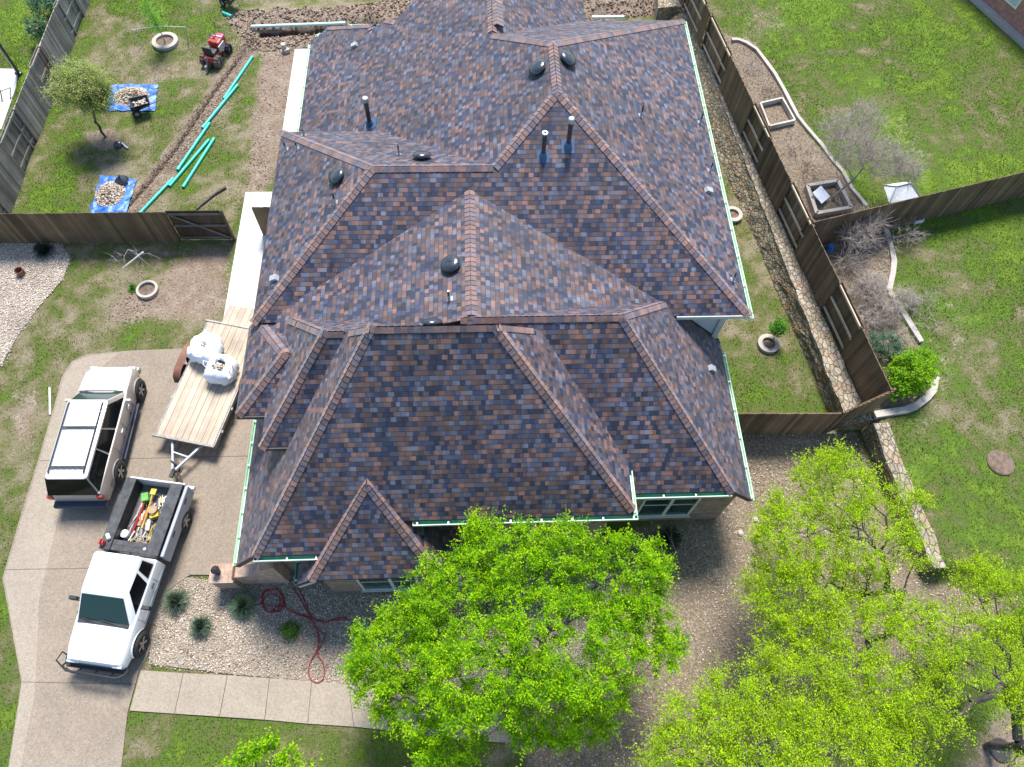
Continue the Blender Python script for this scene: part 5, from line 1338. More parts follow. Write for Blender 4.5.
for sd in (-1, 1):
    b = MB(); b.b3(sd*(W2+.03)-.025, sd*(W2+.03)+.025, 0, Ld_, .48, .645); b.build('side_rail', 'steel', tl)
    b = MB(); pr = [(2.15, .42), (2.25, .68), (2.5, .84), (3.0, .88), (3.5, .84), (3.75, .68), (3.85, .42)]
    for (a, c), (e_, f_) in zip(pr[:-1], pr[1:]): b.raw([(sd*(W2+.06), a, c), (sd*(W2+.34), a, c), (sd*(W2+.34), e_, f_), (sd*(W2+.06), e_, f_)], [(0, 1, 2, 3)])
    b.raw([(sd*(W2+.34), a, c) for a, c in pr]+[(sd*(W2+.34), a, c-.1) for a, c in pr], [(i, i+1, i+8, i+7) for i in range(6)]); b.build('fender', 'rust', tl, smooth=True)
    for y in (2.62, 3.38):
        e = bpy.data.objects.new('wheel', None); COL.objects.link(e); e.parent = tl; e.location = (sd*(W2+.19), y, .33); e.rotation_euler = (0, 0, R(90))
        b = MB(); b.lathe([(.19, -.1), (.3, -.1), (.33, -.07), (.33, .07), (.3, .1), (.19, .1)], n=22, axis='y', closed=True); b.build('tyre', 'tyre', e, smooth=True)
        b = MB(); b.lathe([(.2, -.08), (.12, -.03), (.001, -.03)], n=16, axis='y'); b.lathe([(.2, .08), (.12, .03), (.001, .03)], n=16, axis='y'); b.build('rim', 'galvanised', e)
    for y in (.6, 1.5): b = MB(); b.box((sd*(W2+.08), y, .56), (.06, .1, .09)); b.build('stake_pocket', 'steel', tl)
b = MB(); b.beam((-.55, .1, .45), (-.05, -1.05, .42), .07, .09); b.build('tongue_beam', 'galvanised', tl)
b = MB(); b.beam((.62, .1, .45), (.0, -1.05, .42), .07, .09); b.build('tongue_beam', 'galvanised', tl)
b = MB(); b.beam((-.33, -.42, .45), (.3, -.5, .45), .05, .05); b.build('tongue_crossbar', 'galvanised', tl)
b = MB(); b.tube([(-.05, -.85, .8), (-.05, -.85, .02)], .035, 8); b.box((-.05, -.85, .02), (.18, .18, .03)); b.tube([(-.05, -.85, .8), (.15, -.95, .82)], .02, 6); b.build('jack', 'black_plastic', tl)
b = MB(); b.box((-.02, -1.16, .43), (.12, .3, .1)); b.build('coupler', 'black_plastic', tl)
b = MB(); b.tube([(.0, -1.05, .4), (.15, -1.12, .2), (.22, -1.25, .05), (.12, -1.35, .03)], .018, 6); b.tube([(-.06, -1.05, .4), (-.2, -.95, .2), (-.25, -.8, .05)], .018, 6); b.build('safety_chain', 'rust', tl)
def bulk_bag(px, py, z, r, label, seed):
    c = at(px, py, z); root = empty('bulk_bag', (c.x, c.y, .69), R(20+seed*30), label, 'bulk bag', 'bulk bags on the trailer'); random.seed(seed)
    n = 26; prof = [(.72, 0), (.95, .08), (1.05, .3), (1.0, .5), (.82, .63), (.52 if seed == 5 else .38, .68), (.40 if seed == 5 else .16, .62)]
    b = MB(); vs = []; fs = []
    for j, (k, h) in enumerate(prof):
        for i in range(n):
            a = 2*math.pi*i/n; sq = 1/max(abs(math.cos(a)), abs(math.sin(a)))**.45
            fold = 1+.07*math.sin(a*7+j*1.3+seed)+.05*math.sin(a*13+j*2.1)+random.uniform(-.03, .03)
            rr = r*k*sq*fold*.92; vs.append((rr*math.cos(a), rr*math.sin(a), h*(1+.12*math.sin(a*2+seed)+(random.uniform(-.06, .06) if j > 3 else 0))))
    for j in range(len(prof)-1):
        for i in range(n): fs.append((j*n+i, j*n+(i+1) % n, (j+1)*n+(i+1) % n, (j+1)*n+i))
    b.raw(vs, fs); b.build('sack', 'bag_white', root, smooth=True, ang=50)
    b = MB(); v = [(0, 0, .60)]+[(r*.42*math.cos(6.283*i/14)*random.uniform(.8, 1.05), r*.42*math.sin(6.283*i/14)*random.uniform(.6, 1), .54+random.uniform(-.03, .03)) for i in range(14)]
    b.raw(v, [(0, 1+i, 1+(i+1) % 14) for i in range(14)])
    for i in range(22 if seed == 5 else 7):
        a = random.uniform(0, 6.28); q_ = random.uniform(0, r*(.36 if seed == 5 else .14)); b.box((q_*math.cos(a), q_*.8*math.sin(a), .60+random.uniform(-.03, .03)), [random.uniform(.04, .11) for _ in range(3)], random.uniform(0, 3))
    b.build('rubble_fill', 'rubble', root)
    for s_ in (-1, 1):
        b = MB(); b.tube([(s_*r*.8, -.12, .55), (s_*r*.95, -.05, .76), (s_*r*.9, .08, .72), (s_*r*.7, .14, .56)], .018, 5); b.build('lifting_loop', 'bag_white', root)
bulk_bag(205.5, 349, 1.0, .60, 'white bulk bag, slumped and nearly closed, farther left on the trailer deck', 2)
bulk_bag(221.5, 370, 1.0, .56, 'white bulk bag open with rubble showing, nearer the garage on the trailer deck', 5)
random.seed(11)

# ================================================================== TREES AND PLANTS
def leaves_from(T, D, L, per, size, cols, name='foliage', parent=None, loc=(0, 0, 0), spread=.04, rng=RNG, jitter=.22, mat='leaf'):
    "T twig roots (n,3), D directions, L lengths"
    n = len(T); k = per
    t = (np.arange(k)+rng.uniform(0, 1, (n, k)))/k
    bend = rng.normal(0, .25, (n, 1, 3)); bend[..., 2] -= .1
    P_ = T[:, None]+(D[:, None]*t[..., None]+bend*(t**2)[..., None])*L[:, None, None]+rng.normal(0, spread, (n, k, 3))
    P_ = P_.reshape(-1, 3); m = len(P_)
    a = rng.normal(0, 1, (m, 3)); a[:, 2] *= .55; a += np.repeat(D, k, 0)*.8; a /= np.linalg.norm(a, axis=1)[:, None]
    up = rng.normal(0, .4, (m, 3))+np.repeat(rng.normal(0, .35, (n, 3)), k, 0)+np.array((0, 0.1, 1)); b = np.cross(a, up); b /= np.linalg.norm(b, axis=1)[:, None]+1e-9
    s = rng.uniform(.65, 1.25, (m, 1))*size
    V = np.stack([P_-a*s*.2, P_+a*s*.45+b*s*.36, P_+a*s*1.15, P_+a*s*.45-b*s*.36], 1).reshape(-1, 3)-np.array(loc)
    pal = np.array(cols); tw = rng.integers(0, len(pal), n); mix = .7+.3*rng.random((m, 1))
    c = pal[np.repeat(tw, k)]*mix+pal[rng.integers(0, len(pal), m)]*(1-mix); c = c*rng.uniform(1-jitter, 1+jitter, (m, 1))
    return npmesh(name, V, np.arange(4*m).reshape(-1, 4), mat, parent, tint=c)
def tree(name, label, cat, base, blobs, tips, cols, lsize=.06, twigs=6, per=10, tlen=.45, r0=.14, fork=1.2, bark='bark', shell=.5, group=None, seed=1, leaf=True, minr=.007, stepl=.45, wiggle=.16, flat=.0, twr=.004, tw_in_trunk=False, keepview=True, lean=(0, 0)):
    rng = np.random.default_rng(seed); rd = random.Random(seed); base = Vector(base)
    root = empty(name, base, 0, label, cat, group)
    nodes = [np.array((0, 0, -.1))]; par = [-1]; plen = [0]
    nf = max(2, int(fork/.3))
    for i in range(nf):
        z = fork*(i+1)/nf; nodes.append(np.array((lean[0]*z+rd.gauss(0, .03), lean[1]*z+rd.gauss(0, .03), z))); par.append(len(nodes)-2); plen.append(z)
    fk = len(nodes)-1
    pts = []
    W = np.array([b_[3]*b_[4]*b_[5] for b_ in blobs]); W = (W**.8)/(W**.8).sum()
    for i in range(tips):
        b_ = blobs[rng.choice(len(blobs), p=W)]; d = rng.normal(0, 1, 3); d /= np.linalg.norm(d); rr = rng.random()**(1/3 if rng.random() > shell else .12)
        pts.append(np.array((b_[0]-base.x, b_[1]-base.y, b_[2]-base.z))+d*rr*np.array(b_[3:6]))
    pts.sort(key=lambda p: np.linalg.norm(p-nodes[fk]))
    tipidx = []
    A = np.array(nodes); PL = np.array(plen)
    Nn = list(nodes); Pp = list(par); Pl = list(plen)
    arr = np.zeros((tips*14+nf+5, 3)); arr[:len(Nn)] = Nn; pla = np.zeros(len(arr)); pla[:len(Nn)] = Pl; cnt = len(Nn)
    for p in pts:
        dist = np.linalg.norm(arr[fk:cnt]-p, axis=1); cost = dist+.28*pla[fk:cnt]; j = int(np.argmin(cost))+fk; L = dist[j-fk]
        if L < .02: continue
        k = max(1, min(12, int(L/stepl))); a = arr[j].copy(); prev = j
        for i in range(1, k+1):
            t = i/k; q = a+(p-a)*t; q = q+rng.normal(0, wiggle*.35, 3)*(0 if i == k else 1); q[2] -= 0*(1-t)
            if cnt >= len(arr): break
            arr[cnt] = q; pla[cnt] = pla[prev]+L/k; Pp.append(prev); prev = cnt; cnt += 1
        tipidx.append(prev)
    n = cnt; w = np.zeros(n); hasch = np.zeros(n, bool)
    for i in range(n-1, 0, -1):
        if w[i] == 0: w[i] = 1
        w[Pp[i]] += w[i]; hasch[Pp[i]] = True
    rad = r0*(w/max(w[fk], 1))**.5; rad = np.clip(rad, minr, r0*1.25)
    b = MB()
    for i in range(1, n):
        p = Pp[i]; ns = 7 if rad[i] > .04 else (5 if rad[i] > .015 else 3)
        b.tube([arr[p], arr[i]], [min(rad[p], rad[i]*1.35), rad[i]], ns, cap=False)
    b.build('trunk', bark, root, smooth=True, ang=80)
    T = []; D = []; Ln = []
    ends = [i for i in range(fk, n) if w[i] <= 3]
    for i in ends:
        dd = arr[i]-arr[Pp[i]]; dd = dd/(np.linalg.norm(dd)+1e-6)
        for k in range(twigs if w[i] <= 1 else max(1, twigs//2)):
            d = dd*.7+rng.normal(0, .75, 3); d[2] = d[2]*(1-flat)+.1; d /= np.linalg.norm(d); T.append(arr[i]); D.append(d); Ln.append(tlen*rng.uniform(.5, 1.25))
    T, D, Ln = np.array(T), np.array(D), np.array(Ln)
    if keepview:
        k = inview(T+np.array(base), 25); T, D, Ln = T[k], D[k], Ln[k]
    # twigs as slim triangles
    m = len(T); sd = np.cross(D, rng.normal(0, 1, (m, 3))); sd /= np.linalg.norm(sd, axis=1)[:, None]
    s2 = np.cross(D, sd); mid = T+D*(Ln*.55)[:, None]+sd*(Ln*.06)[:, None]; tip = T+D*Ln[:, None]
    V = np.stack([T-sd*twr, T+sd*twr, T+s2*twr, mid-sd*twr*.6, mid+sd*twr*.6, mid+s2*twr*.6, tip], 1).reshape(-1, 3)
    f0 = np.array([(0, 1, 4), (0, 4, 3), (1, 2, 5), (1, 5, 4), (2, 0, 3), (2, 3, 5), (3, 4, 6), (4, 5, 6), (5, 3, 6)])
    Fc = (f0[None]+7*np.arange(m)[:, None, None]).reshape(-1, 3)
    npmesh('twigs', V, Fc, bark, root)
    if leaf: leaves_from(T, D, Ln, per, lsize, cols, 'crown', root, rng=rng)
    return root
def blob(px, py, z, r, h=None, ry=None):
    c = at(px, py, z); return (c.x, c.y, z, r, ry or r*.95, h or r*.6)
GREEN = [(.25, .50, .006), (.33, .59, .008), (.15, .36, .006), (.41, .66, .010), (.10, .27, .010)]
YEL = [(.44, .66, .010), (.36, .58, .008), (.53, .72, .016), (.29, .48, .010), (.24, .36, .02)]
tree('elm_tree', 'bright green leafy tree in the front bed hiding the porch, nearest the house', 'tree', g(512, 664),
     [blob(400, 650, 3.6, 1.35), blob(372, 672, 3.2, .75), blob(452, 600, 4.6, 1.3), blob(505, 565, 5.0, 1.15), blob(560, 560, 4.8, 1.1), blob(615, 580, 4.6, 1.35), blob(640, 640, 4.0, 1.1),
      blob(560, 650, 5.2, 1.5), blob(480, 670, 5.0, 1.4), blob(450, 720, 3.6, 1.1), blob(540, 700, 3.8, 1.2), blob(600, 700, 3.2, .85), blob(400, 705, 3.0, .7), blob(585, 725, 2.6, .6), blob(655, 560, 4.3, .5), blob(478, 530, 5.0, .45), blob(430, 745, 2.6, .6)],
     1150, GREEN, .046, 11, 19, .36, .13, 1.5, seed=3, shell=.6)
tree('elm_tree', 'yellow green tree overhanging the lower end of the short stone wall', 'tree', g(868, 640),
     [blob(835, 490, 4.2, 1.15), blob(800, 545, 4.2, 1.25), blob(872, 540, 4.2, 1.15), blob(800, 605, 4.0, 1.2), blob(765, 580, 3.8, .7), blob(905, 505, 3.6, .6), blob(850, 590, 3.6, .8), blob(848, 458, 4.4, .35), blob(780, 515, 4.0, .6), blob(915, 560, 3.2, .4)],
     640, YEL, .037, 9, 18, .46, .10, 1.3, seed=5, shell=.5, minr=.005)
tree('elm_tree', 'yellow green tree with a forked black trunk in the bottom right corner', 'tree', g(986, 748),
     [blob(905, 640, 4.2, 1.25), blob(960, 655, 4.2, 1.3), blob(1012, 608, 4.0, 1.1), blob(925, 700, 4.0, 1.1), blob(1035, 700, 4.0, .8), blob(865, 690, 4.2, 1.2), blob(985, 585, 3.8, .8), blob(900, 745, 3.8, .9), blob(1040, 655, 4, 1.2), blob(830, 640, 4, .8), blob(1020, 760, 3.2, .5), blob(870, 740, 4, 1)],
     740, YEL, .037, 9, 18, .46, .12, 1.1, seed=8, shell=.5, minr=.005)
tree('elm_tree', 'yellow green tree at the bottom edge, left of the forked black trunk', 'tree', g(770, 800),
     [blob(700, 735, 4.4, 1.1), blob(762, 740, 4.6, 1.4), blob(735, 690, 4.2, .7), blob(795, 695, 4.4, 1.2), blob(835, 745, 4.4, 1.1), blob(665, 755, 4.0, .6), blob(785, 655, 4, .8), blob(690, 780, 4.2, 1.2), blob(770, 800, 4.6, 1.6)],
     720, YEL, .037, 9, 18, .46, .11, 1.5, seed=12, shell=.5, minr=.005)
tree('green_shrub', 'bright green shrub top poking in at the bottom edge below the path', 'shrub', g(268, 775), [blob(265, 770, 1.3, .9), blob(238, 772, 1.1, .5), blob(300, 772, 1.1, .45)], 110, GREEN, .07, 5, 9, .25, .05, .4, seed=14)
tree('willow_tree', 'airy olive green young tree on a dark trunk in the left back yard', 'tree', g(106, 137),
     [blob(84, 88, 2.4, 1.0, .8), blob(72, 75, 2.6, .6), blob(98, 100, 2.0, .6), blob(64, 92, 2.2, .55)], 560, [(.38, .48, .12), (.48, .55, .18), (.30, .42, .08), (.52, .55, .26)], .042, 8, 11, .5, .055, .9, seed=17, shell=.2, lean=(-.05, .02))
tree('green_bush', 'rounded bright green bush inside the curved stone edging', 'bush', g(908, 392), [blob(912, 372, 1.7, .72, .6), blob(922, 362, 1.6, .5), blob(898, 385, 1.5, .45)], 190, [(.22, .44, .02), (.30, .52, .02), (.15, .34, .02)], .07, 6, 9, .26, .05, .3, seed=19, minr=.004)
tree('teal_bush', 'small grey green bush between the long fence and the bright green bush', 'bush', g(888, 360), [blob(884, 345, 1.3, .55, .4), blob(898, 352, 1.2, .4)], 90, [(.10, .20, .12), (.16, .26, .17), (.07, .15, .08)], .05, 6, 8, .3, .03, .2, seed=20, minr=.004)
def bare(label, base, blobs, tips, seed, tl=.5, tw=9, bark='pale_bark', r0=.05, fork=.35, twr=.004, name='bare_shrub', cat='shrub', **k):
    return tree(name, label, cat, base, blobs, tips, [], leaf=False, twigs=tw, tlen=tl, r0=r0, fork=fork, bark=bark, seed=seed, minr=.006, twr=twr, shell=.6, **k)
bare('leafless many stemmed tree spreading from the white stone planter over the lawn', g(833, 200), [blob(850, 150, 2.9, .95), blob(880, 158, 2.7, .9), blob(905, 170, 2.4, .6), blob(835, 130, 3.0, .6), blob(865, 120, 3.2, .7)], 520, 31, .65, 11, 'dead_wood', .045, .12, .0055, name='bare_tree', cat='tree')
bare('silvery leafless shrub just below the lawn fence beside the long fence', g(846, 255), [blob(858, 236, 1.7, .65), blob(870, 222, 1.9, .45), blob(850, 262, 1.2, .4)], 150, 33, .65, 10, 'dead_wood', .03, .15, .007)
bare('silvery leafless shrub straddling the stone edging under the lawn fence', g(888, 240), [blob(903, 232, 1.4, .5), blob(890, 246, 1.2, .4), blob(915, 236, 1.3, .4)], 60, 34, .45, 7, 'dead_wood', .025, .2, .006)
bare('tangle of pale dead stems in the middle of the planting bed', g(868, 300), [blob(870, 290, 1.2, .7), blob(885, 310, 1.15, .6), blob(862, 318, 1.1, .5), blob(905, 300, 1.15, .5)], 330, 35, .5, 11, 'dead_wood', .02, .15, .0065, flat=.7)
bare('low brush of pale dead twigs reaching over the lower stone edging', g(915, 325), [blob(925, 320, 1.1, .6, .3), blob(930, 300, 1.1, .4, .3), blob(905, 335, 1.1, .4, .3)], 50, 36, .5, 5, 'dead_wood', .015, .1, .004, flat=.8)
bare('dark leafless shrub in shade under the front right window', g(690, 548), [blob(690, 545, .5, .75, .35), blob(715, 560, .4, .5, .3)], 60, 37, .45, 6, 'dead_wood', .02, .15, .004)
bare('bare spindly sapling with a white tube on its stake in the side yard', g(141, 262), [blob(128, 256, 1.0, .5), blob(118, 258, .9, .35), blob(150, 262, .6, .5)], 22, 38, .35, 3, 'pale_bark', .02, .5, .004, name='bare_sapling', cat='sapling')
b = MB(); b.tube([tuple(at(123, 268, .6)), tuple(at(143, 252, 1.3))], .03, 7); tag(b.build('plastic_pipe', 'pvc_white'), 'white plastic tube slanting over the bare sapling in the side yard', 'pipe')
# sapling tied to stakes
sp = empty('sapling', c_sap, 0, 'slender bright green sapling leaning out of its concrete ring, tied to three stakes', 'tree'); tb = Vector(c_sap); tt = at(143, -4, 2.6)
b = MB(); st = [Vector((0, 0, 0)).lerp(tt-tb, i/6)+Vector((random.gauss(0, .02), random.gauss(0, .02), 0)) for i in range(7)]; b.tube(st, [.03-.003*i for i in range(7)], 6); b.build('trunk', 'pale_bark', sp)
T = np.array([np.array(Vector((0, 0, 0)).lerp(tt-tb, RNG.uniform(.3, 1.0)))+RNG.normal(0, .04, 3) for i in range(190)]); D = RNG.normal(0, 1, (190, 3)); D[:, 2] = np.abs(D[:, 2])*.6; D /= np.linalg.norm(D, axis=1)[:, None]
leaves_from(T, D, RNG.uniform(.25, .6, 190), 11, .05, [(.24, .50, .07), (.32, .58, .10), (.18, .42, .06)], 'crown', sp)
for px, py, lx, ly in ((143, 46, 131, 30), (188, 43, 185, 27), (160, 12, 161, 8)):
    a = g(px, py); c = at(lx, ly, .9); b = MB(); b.tube([a, c], .022, 5); tag(b.build('stake', 'old_timber'), {143: 'thin wooden stake left of the leaning sapling', 188: 'thin wooden stake right of the leaning sapling', 160: 'thin wooden stake behind the leaning sapling'}[px], 'stake', 'stakes round the sapling')
b = MB(); b.tube([at(131, 30, .9), at(158, 26, 1.1), at(185, 27, .9)], .012, 5); tag(b.build('guy_tape', 'bag_white'), 'white tie tape strung between the sapling and its stakes', 'tape')
for i_, (px_, py_) in enumerate(((752, 66), (772, 92), (800, 148), (812, 170))):
    bare(('low brush of dead stems at the top end of the long bed', 'low brush of dead stems just above the grey timber frame', 'low brush of dead stems just below the grey timber frame', 'low brush of dead stems beside the white stone planter')[i_], g(px_, py_), [blob(px_, py_, 1.0, .45, .12)], 26, 60+i_, .35, 6, 'bark' if i_ % 2 else 'dead_wood', .012, .06, .004, flat=.8)
def clump(px, py, r, n, cols, label, name='grass_clump', cat='ornamental grass', h=.55, w=.009, group=None, seed=0, z=None):
    rng = np.random.default_rng(seed+int(px)); c = g(px, py); root = empty(name, c, 0, label, cat, group)
    a = rng.uniform(0, 2*np.pi, n); L = r*rng.uniform(.55, 1.1, n); lean = rng.random(n)**.7; d = np.stack([np.cos(a), np.sin(a)], -1); s = np.stack([-np.sin(a), np.cos(a)], -1)
    V = []
    for t, ww in ((0, .8), (.35, 1), (.7, .7), (1, .1)):
        rad = (L*lean)*t*1.0; z = h*(t*(1.35-.6*lean)-(.55*lean)*t*t)*rng.uniform(.95, 1.05, n)
        p = d*rad[:, None]+rng.normal(0, .01, (n, 2)); wv = s*(w*ww)
        V.append(np.stack([p[:, 0]-wv[:, 0], p[:, 1]-wv[:, 1], z], -1)); V.append(np.stack([p[:, 0]+wv[:, 0], p[:, 1]+wv[:, 1], z], -1))
    V = np.stack(V, 1).reshape(-1, 3); f0 = np.array([(0, 1, 3, 2), (2, 3, 5, 4), (4, 5, 7, 6)]); Fc = (f0[None]+8*np.arange(n)[:, None, None]).reshape(-1, 4)
    pal = np.array(cols); col = np.repeat(pal[rng.integers(0, len(pal), n)]*rng.uniform(.7, 1.2, (n, 1)), 3, 0)
    npmesh('blades', V, Fc, 'blade', root, tint=col); return root
GG = [(.09, .15, .10), (.14, .21, .14), (.20, .26, .18), (.06, .11, .07)]
clump(178, 602, .60, 620, GG, 'spiky grey green grass clump nearest the white truck', group='spiky grass clumps in the front bed')
clump(203, 627, .52, 520, GG, 'smaller spiky grass clump nearest the concrete path', group='spiky grass clumps in the front bed')
clump(245, 606, .62, 700, [(.07, .15, .09), (.11, .20, .12), (.16, .24, .16)], 'largest spiky grass clump, beside the brick wing wall and the red hose', group='spiky grass clumps in the front bed', h=.65)
clump(46, 253, .62, 520, [(.035, .06, .04), (.06, .09, .06)], 'dark spiky grass clump in the pebble bed under the left fence')
clump(668, 540, .7, 260, [(.03, .06, .035), (.05, .09, .05)], 'dark spiky clump in the shade under the front right window', w=.016)
clump(133, 289, .3, 200, [(.08, .22, .03), (.12, .30, .04)], 'small bright tuft of grass beside the side yard tree ring', h=.2, name='grass_tuft', cat='grass tuft')
tree('small_shrub', 'small dark green shrub alone in the front pebble bed', 'shrub', g(290, 632), [blob(290, 630, .25, .22, .15)], 40, [(.07, .18, .03), (.11, .25, .04), (.2, .3, .08)], .05, 5, 7, .12, .01, .06, seed=41, minr=.003)
tree('small_shrub', 'small green shrub leaning beside the white ring right of the house', 'shrub', g(772, 342), [blob(778, 328, .8, .26, .25)], 40, [(.08, .26, .03), (.14, .36, .04)], .06, 5, 7, .16, .015, .3, seed=42, minr=.003)
r_ = tree('rose_bush', 'blue green rose bush with red flowers behind the grey fence, upper left corner', 'bush', g(40, 26), [blob(42, 8, 1.0, .55, .5), blob(38, 28, .8, .55, .45), blob(50, -8, 1.0, .6, .5)], 150, [(.10, .22, .13), (.15, .28, .17), (.07, .16, .09)], .07, 6, 9, .22, .03, .2, seed=43, minr=.004)
b = MB(); rr = random.Random(5)
for i in range(16):
    c = at(rr.uniform(30, 54), rr.uniform(-6, 32), 1.15)-Vector(r_.location); b.lathe([(.001, .05), (.05, .03), (.055, 0), (.001, -.03)], c, 7)
b.build('flowers', 'red', r_)
q = g(822, 240); tree('small_shrub', 'small lime shoot at the corner of the two fences', 'shrub', g(833, 232), [blob(831, 228, 1.3, .22, .25)], 25, [(.25, .42, .03), (.3, .48, .04)], .06, 4, 6, .14, .01, .1, seed=44, minr=.003)

# ================================================================== YARD THINGS
def pipe(p, q, r, mat, label, group=None, z=.06, name='drain_pipe'):
    a, c = g(*p), g(*q); a.z += z; c.z += z; b = MB(); d = (c-a)
    m_ = a.lerp(c, .5)
    b.v = []; b.tube([a-m_, c-m_], r, 12); b.tube([c-m_-d.normalized()*.16, c-m_], r*1.14, 12)
    o = b.build(name, mat, smooth=True, loc=m_); tag(o, label, 'pipe', group); return o
GP = 'green drain pipes beside the trench'
def z_(x, y): return (x/3.41, y/3.41)
pipe(z_(862, 197), z_(765, 340), .065, 'pipe_green', 'green drain pipe farthest up the trench, nearest the red machine', GP)
pipe(z_(812, 293), z_(692, 440), .065, 'pipe_green', 'green drain pipe second from the top of the line', GP)
pipe(z_(716, 423), z_(607, 583), .065, 'pipe_green', 'green drain pipe in the middle of the line beside the trench', GP)
pipe(z_(714, 480), z_(580, 638), .065, 'pipe_green', 'green drain pipe slanting across the middle of the line', GP)
pipe(z_(732, 475), z_(626, 642), .065, 'pipe_green', 'green drain pipe lying apart to the right of the others', GP)
pipe(z_(592, 612), z_(475, 735), .065, 'pipe_green', 'green drain pipe reaching down to the side yard fence', GP)
pipe((223, 13.5), (232, 17.5), .07, 'pipe_green', 'short green pipe offcut near the upper wheelbarrow', GP)
pipe((252, 29.5), (346, 26), .075, 'pipe_pale', 'long pale blue pipe lying across the open dug trench', None, .16)
b = MB(); b.tube([g(50, 388)+Vector((0, 0, .03)), g(50.5, 415)+Vector((0, 0, .03))], .035, 6); tag(b.build('plastic_strip', 'pvc_white'), 'white plastic strip on the grass left of the silver vehicle', 'strip')
b = MB(); b.tube([g(193, 213)+Vector((0, 0, .05)), g(205, 203)+Vector((0, 0, .05)), g(215, 195)+Vector((0, 0, .06)), g(226, 188)+Vector((0, 0, .05))], [.03, .05, .05, .07], 7); tag(b.build('fallen_branch', 'bark'), 'dark fallen branch on the grass above the gate', 'branch')
b = MB(); b.beam(at(592, 17.5, .3), at(624, 17, .3), .12, .14); tag(b.build('timber_beam', 'pvc_white'), 'white beam lying in front of the right hand dirt pile', 'beam')
b = MB(); b.lathe([(.001, .4), (.12, .4), (.13, .3), (.13, .05), (.2, .0), (.001, 0)], (0, 0, 0), 10); b.box((.12, -.1, .1), (.25, .2, .2), .5); tag(b.build('pipe_fitting', 'rubble', loc=g(189, 0) if False else g(285, 51)), 'pale grey plastic fitting on the grass beside the patio', 'fitting')
# terrain patch: tarps with rubble
def tarp(c4, label, pile, seed):
    P4 = [g(*c) for c in c4]; c = sum(P4, Vector())/len(P4); root = empty('tarp', c, 0, label, 'tarp', 'blue tarps on the lawn'); n = 14; vs = []; fs = []; rr = random.Random(seed)
    for i in range(n+1):
        for j in range(n+1):
            s, t = i/n, j/n; p = (P4[0]*(1-s)+P4[1]*s)*(1-t)+(P4[3]*(1-s)+P4[2]*s)*t
            e = min(s, t, 1-s, 1-t); vs.append((p.x-c.x+rr.gauss(0, .025), p.y-c.y+rr.gauss(0, .025), .035+rr.random()*.07*(1 if e > 0 else .5)))
    for i in range(n):
        for j in range(n): a = i*(n+1)+j; fs.append((a, a+n+1, a+n+2, a+1))
    b = MB(); b.raw(vs, fs); b.build('sheet', 'tarp_blue', root)
    pc, pr, py_, nn = pile; q = g(*pc)
    rng = np.random.default_rng(seed); a = rng.uniform(0, 6.28, nn); r = np.sqrt(rng.random(nn)); x = q.x+r*np.cos(a)*pr; y = q.y+r*np.sin(a)*py_; z = .32*(1-r**1.6)*rng.uniform(.5, 1, nn)+.04
    s = rng.uniform(.025, .075, nn); base = np.array([(1, 0, 0), (0, 1, 0), (-1, 0, 0), (0, -1, 0), (0, 0, 1), (0, 0, -1)], float)
    V = base[None]*s[:, None, None]*rng.uniform(.5, 1.3, (nn, 6, 1)); V += np.stack([x, y, z], -1)[:, None]; f0 = np.array([(0, 1, 4), (1, 2, 4), (2, 3, 4), (3, 0, 4), (1, 0, 5), (2, 1, 5), (3, 2, 5), (0, 3, 5)])
    pal = np.array([(.42, .35, .28), (.55, .48, .40), (.30, .23, .17), (.62, .56, .50), (.22, .17, .13)]); col = np.repeat(pal[rng.integers(0, 5, nn)], 8, 0)
    o = npmesh('rubble_pile', V.reshape(-1, 3), (f0[None]+6*np.arange(nn)[:, None, None]).reshape(-1, 3), 'chip', tint=col); tag(o, 'heap of brown stone rubble on the %s tarp' % ('upper blue' if seed == 1 else 'lower blue'), 'rubble')
tarp([(107, 111.5), (155.4, 111.4), (158.4, 85), (110, 85.5)], 'blue tarp under a rubble heap, beside the young olive green tree', ((132, 97.5), .8, .62, 1500), 1)
tarp([(89.4, 214.5), (127, 214), (137, 180), (101, 176.5)], 'blue tarp under a rubble heap, against the side yard fence', ((111, 195), .62, .72, 1300), 2)
def lump(px, py, r, h, label, seed, name='trash_bag'):
    b = MB(); rr = random.Random(seed); n = 14; prof = [(.8, 0), (1.05, .25), (.9, .6), (.5, .85), (.15, 1.0), (.22, 1.2)]; vs = []; fs = []
    for k, hh in prof:
        for i in range(n): a = 6.283*i/n; q = r*k*(1+.14*math.sin(a*3+seed)+rr.uniform(-.1, .1)); vs.append((q*math.cos(a), q*math.sin(a), h*hh))
    for j in range(len(prof)-1):
        for i in range(n): fs.append((j*n+i, j*n+(i+1) % n, (j+1)*n+(i+1) % n, (j+1)*n+i))
    fs.append(tuple((len(prof)-1)*n+i for i in range(n))); b.raw(vs, fs); o = b.build(name, 'vent_black', loc=g(px, py)); tag(o, label, 'trash bag')
lump(123.5, 183, .26, .38, 'black trash bag on the edge of the lower blue tarp', 4)
lump(119, 146, .2, .22, 'black bundle on the grass by the trunk of the olive green tree', 6, 'black_bundle')
b = MB(); b.tube([g(123, 145)+Vector((0, 0, .12)), g(128, 149)+Vector((0, 0, .05))], .03, 6); tag(b.build('white_tool', 'pvc_white'), 'small white handled tool next to the black bundle', 'tool')
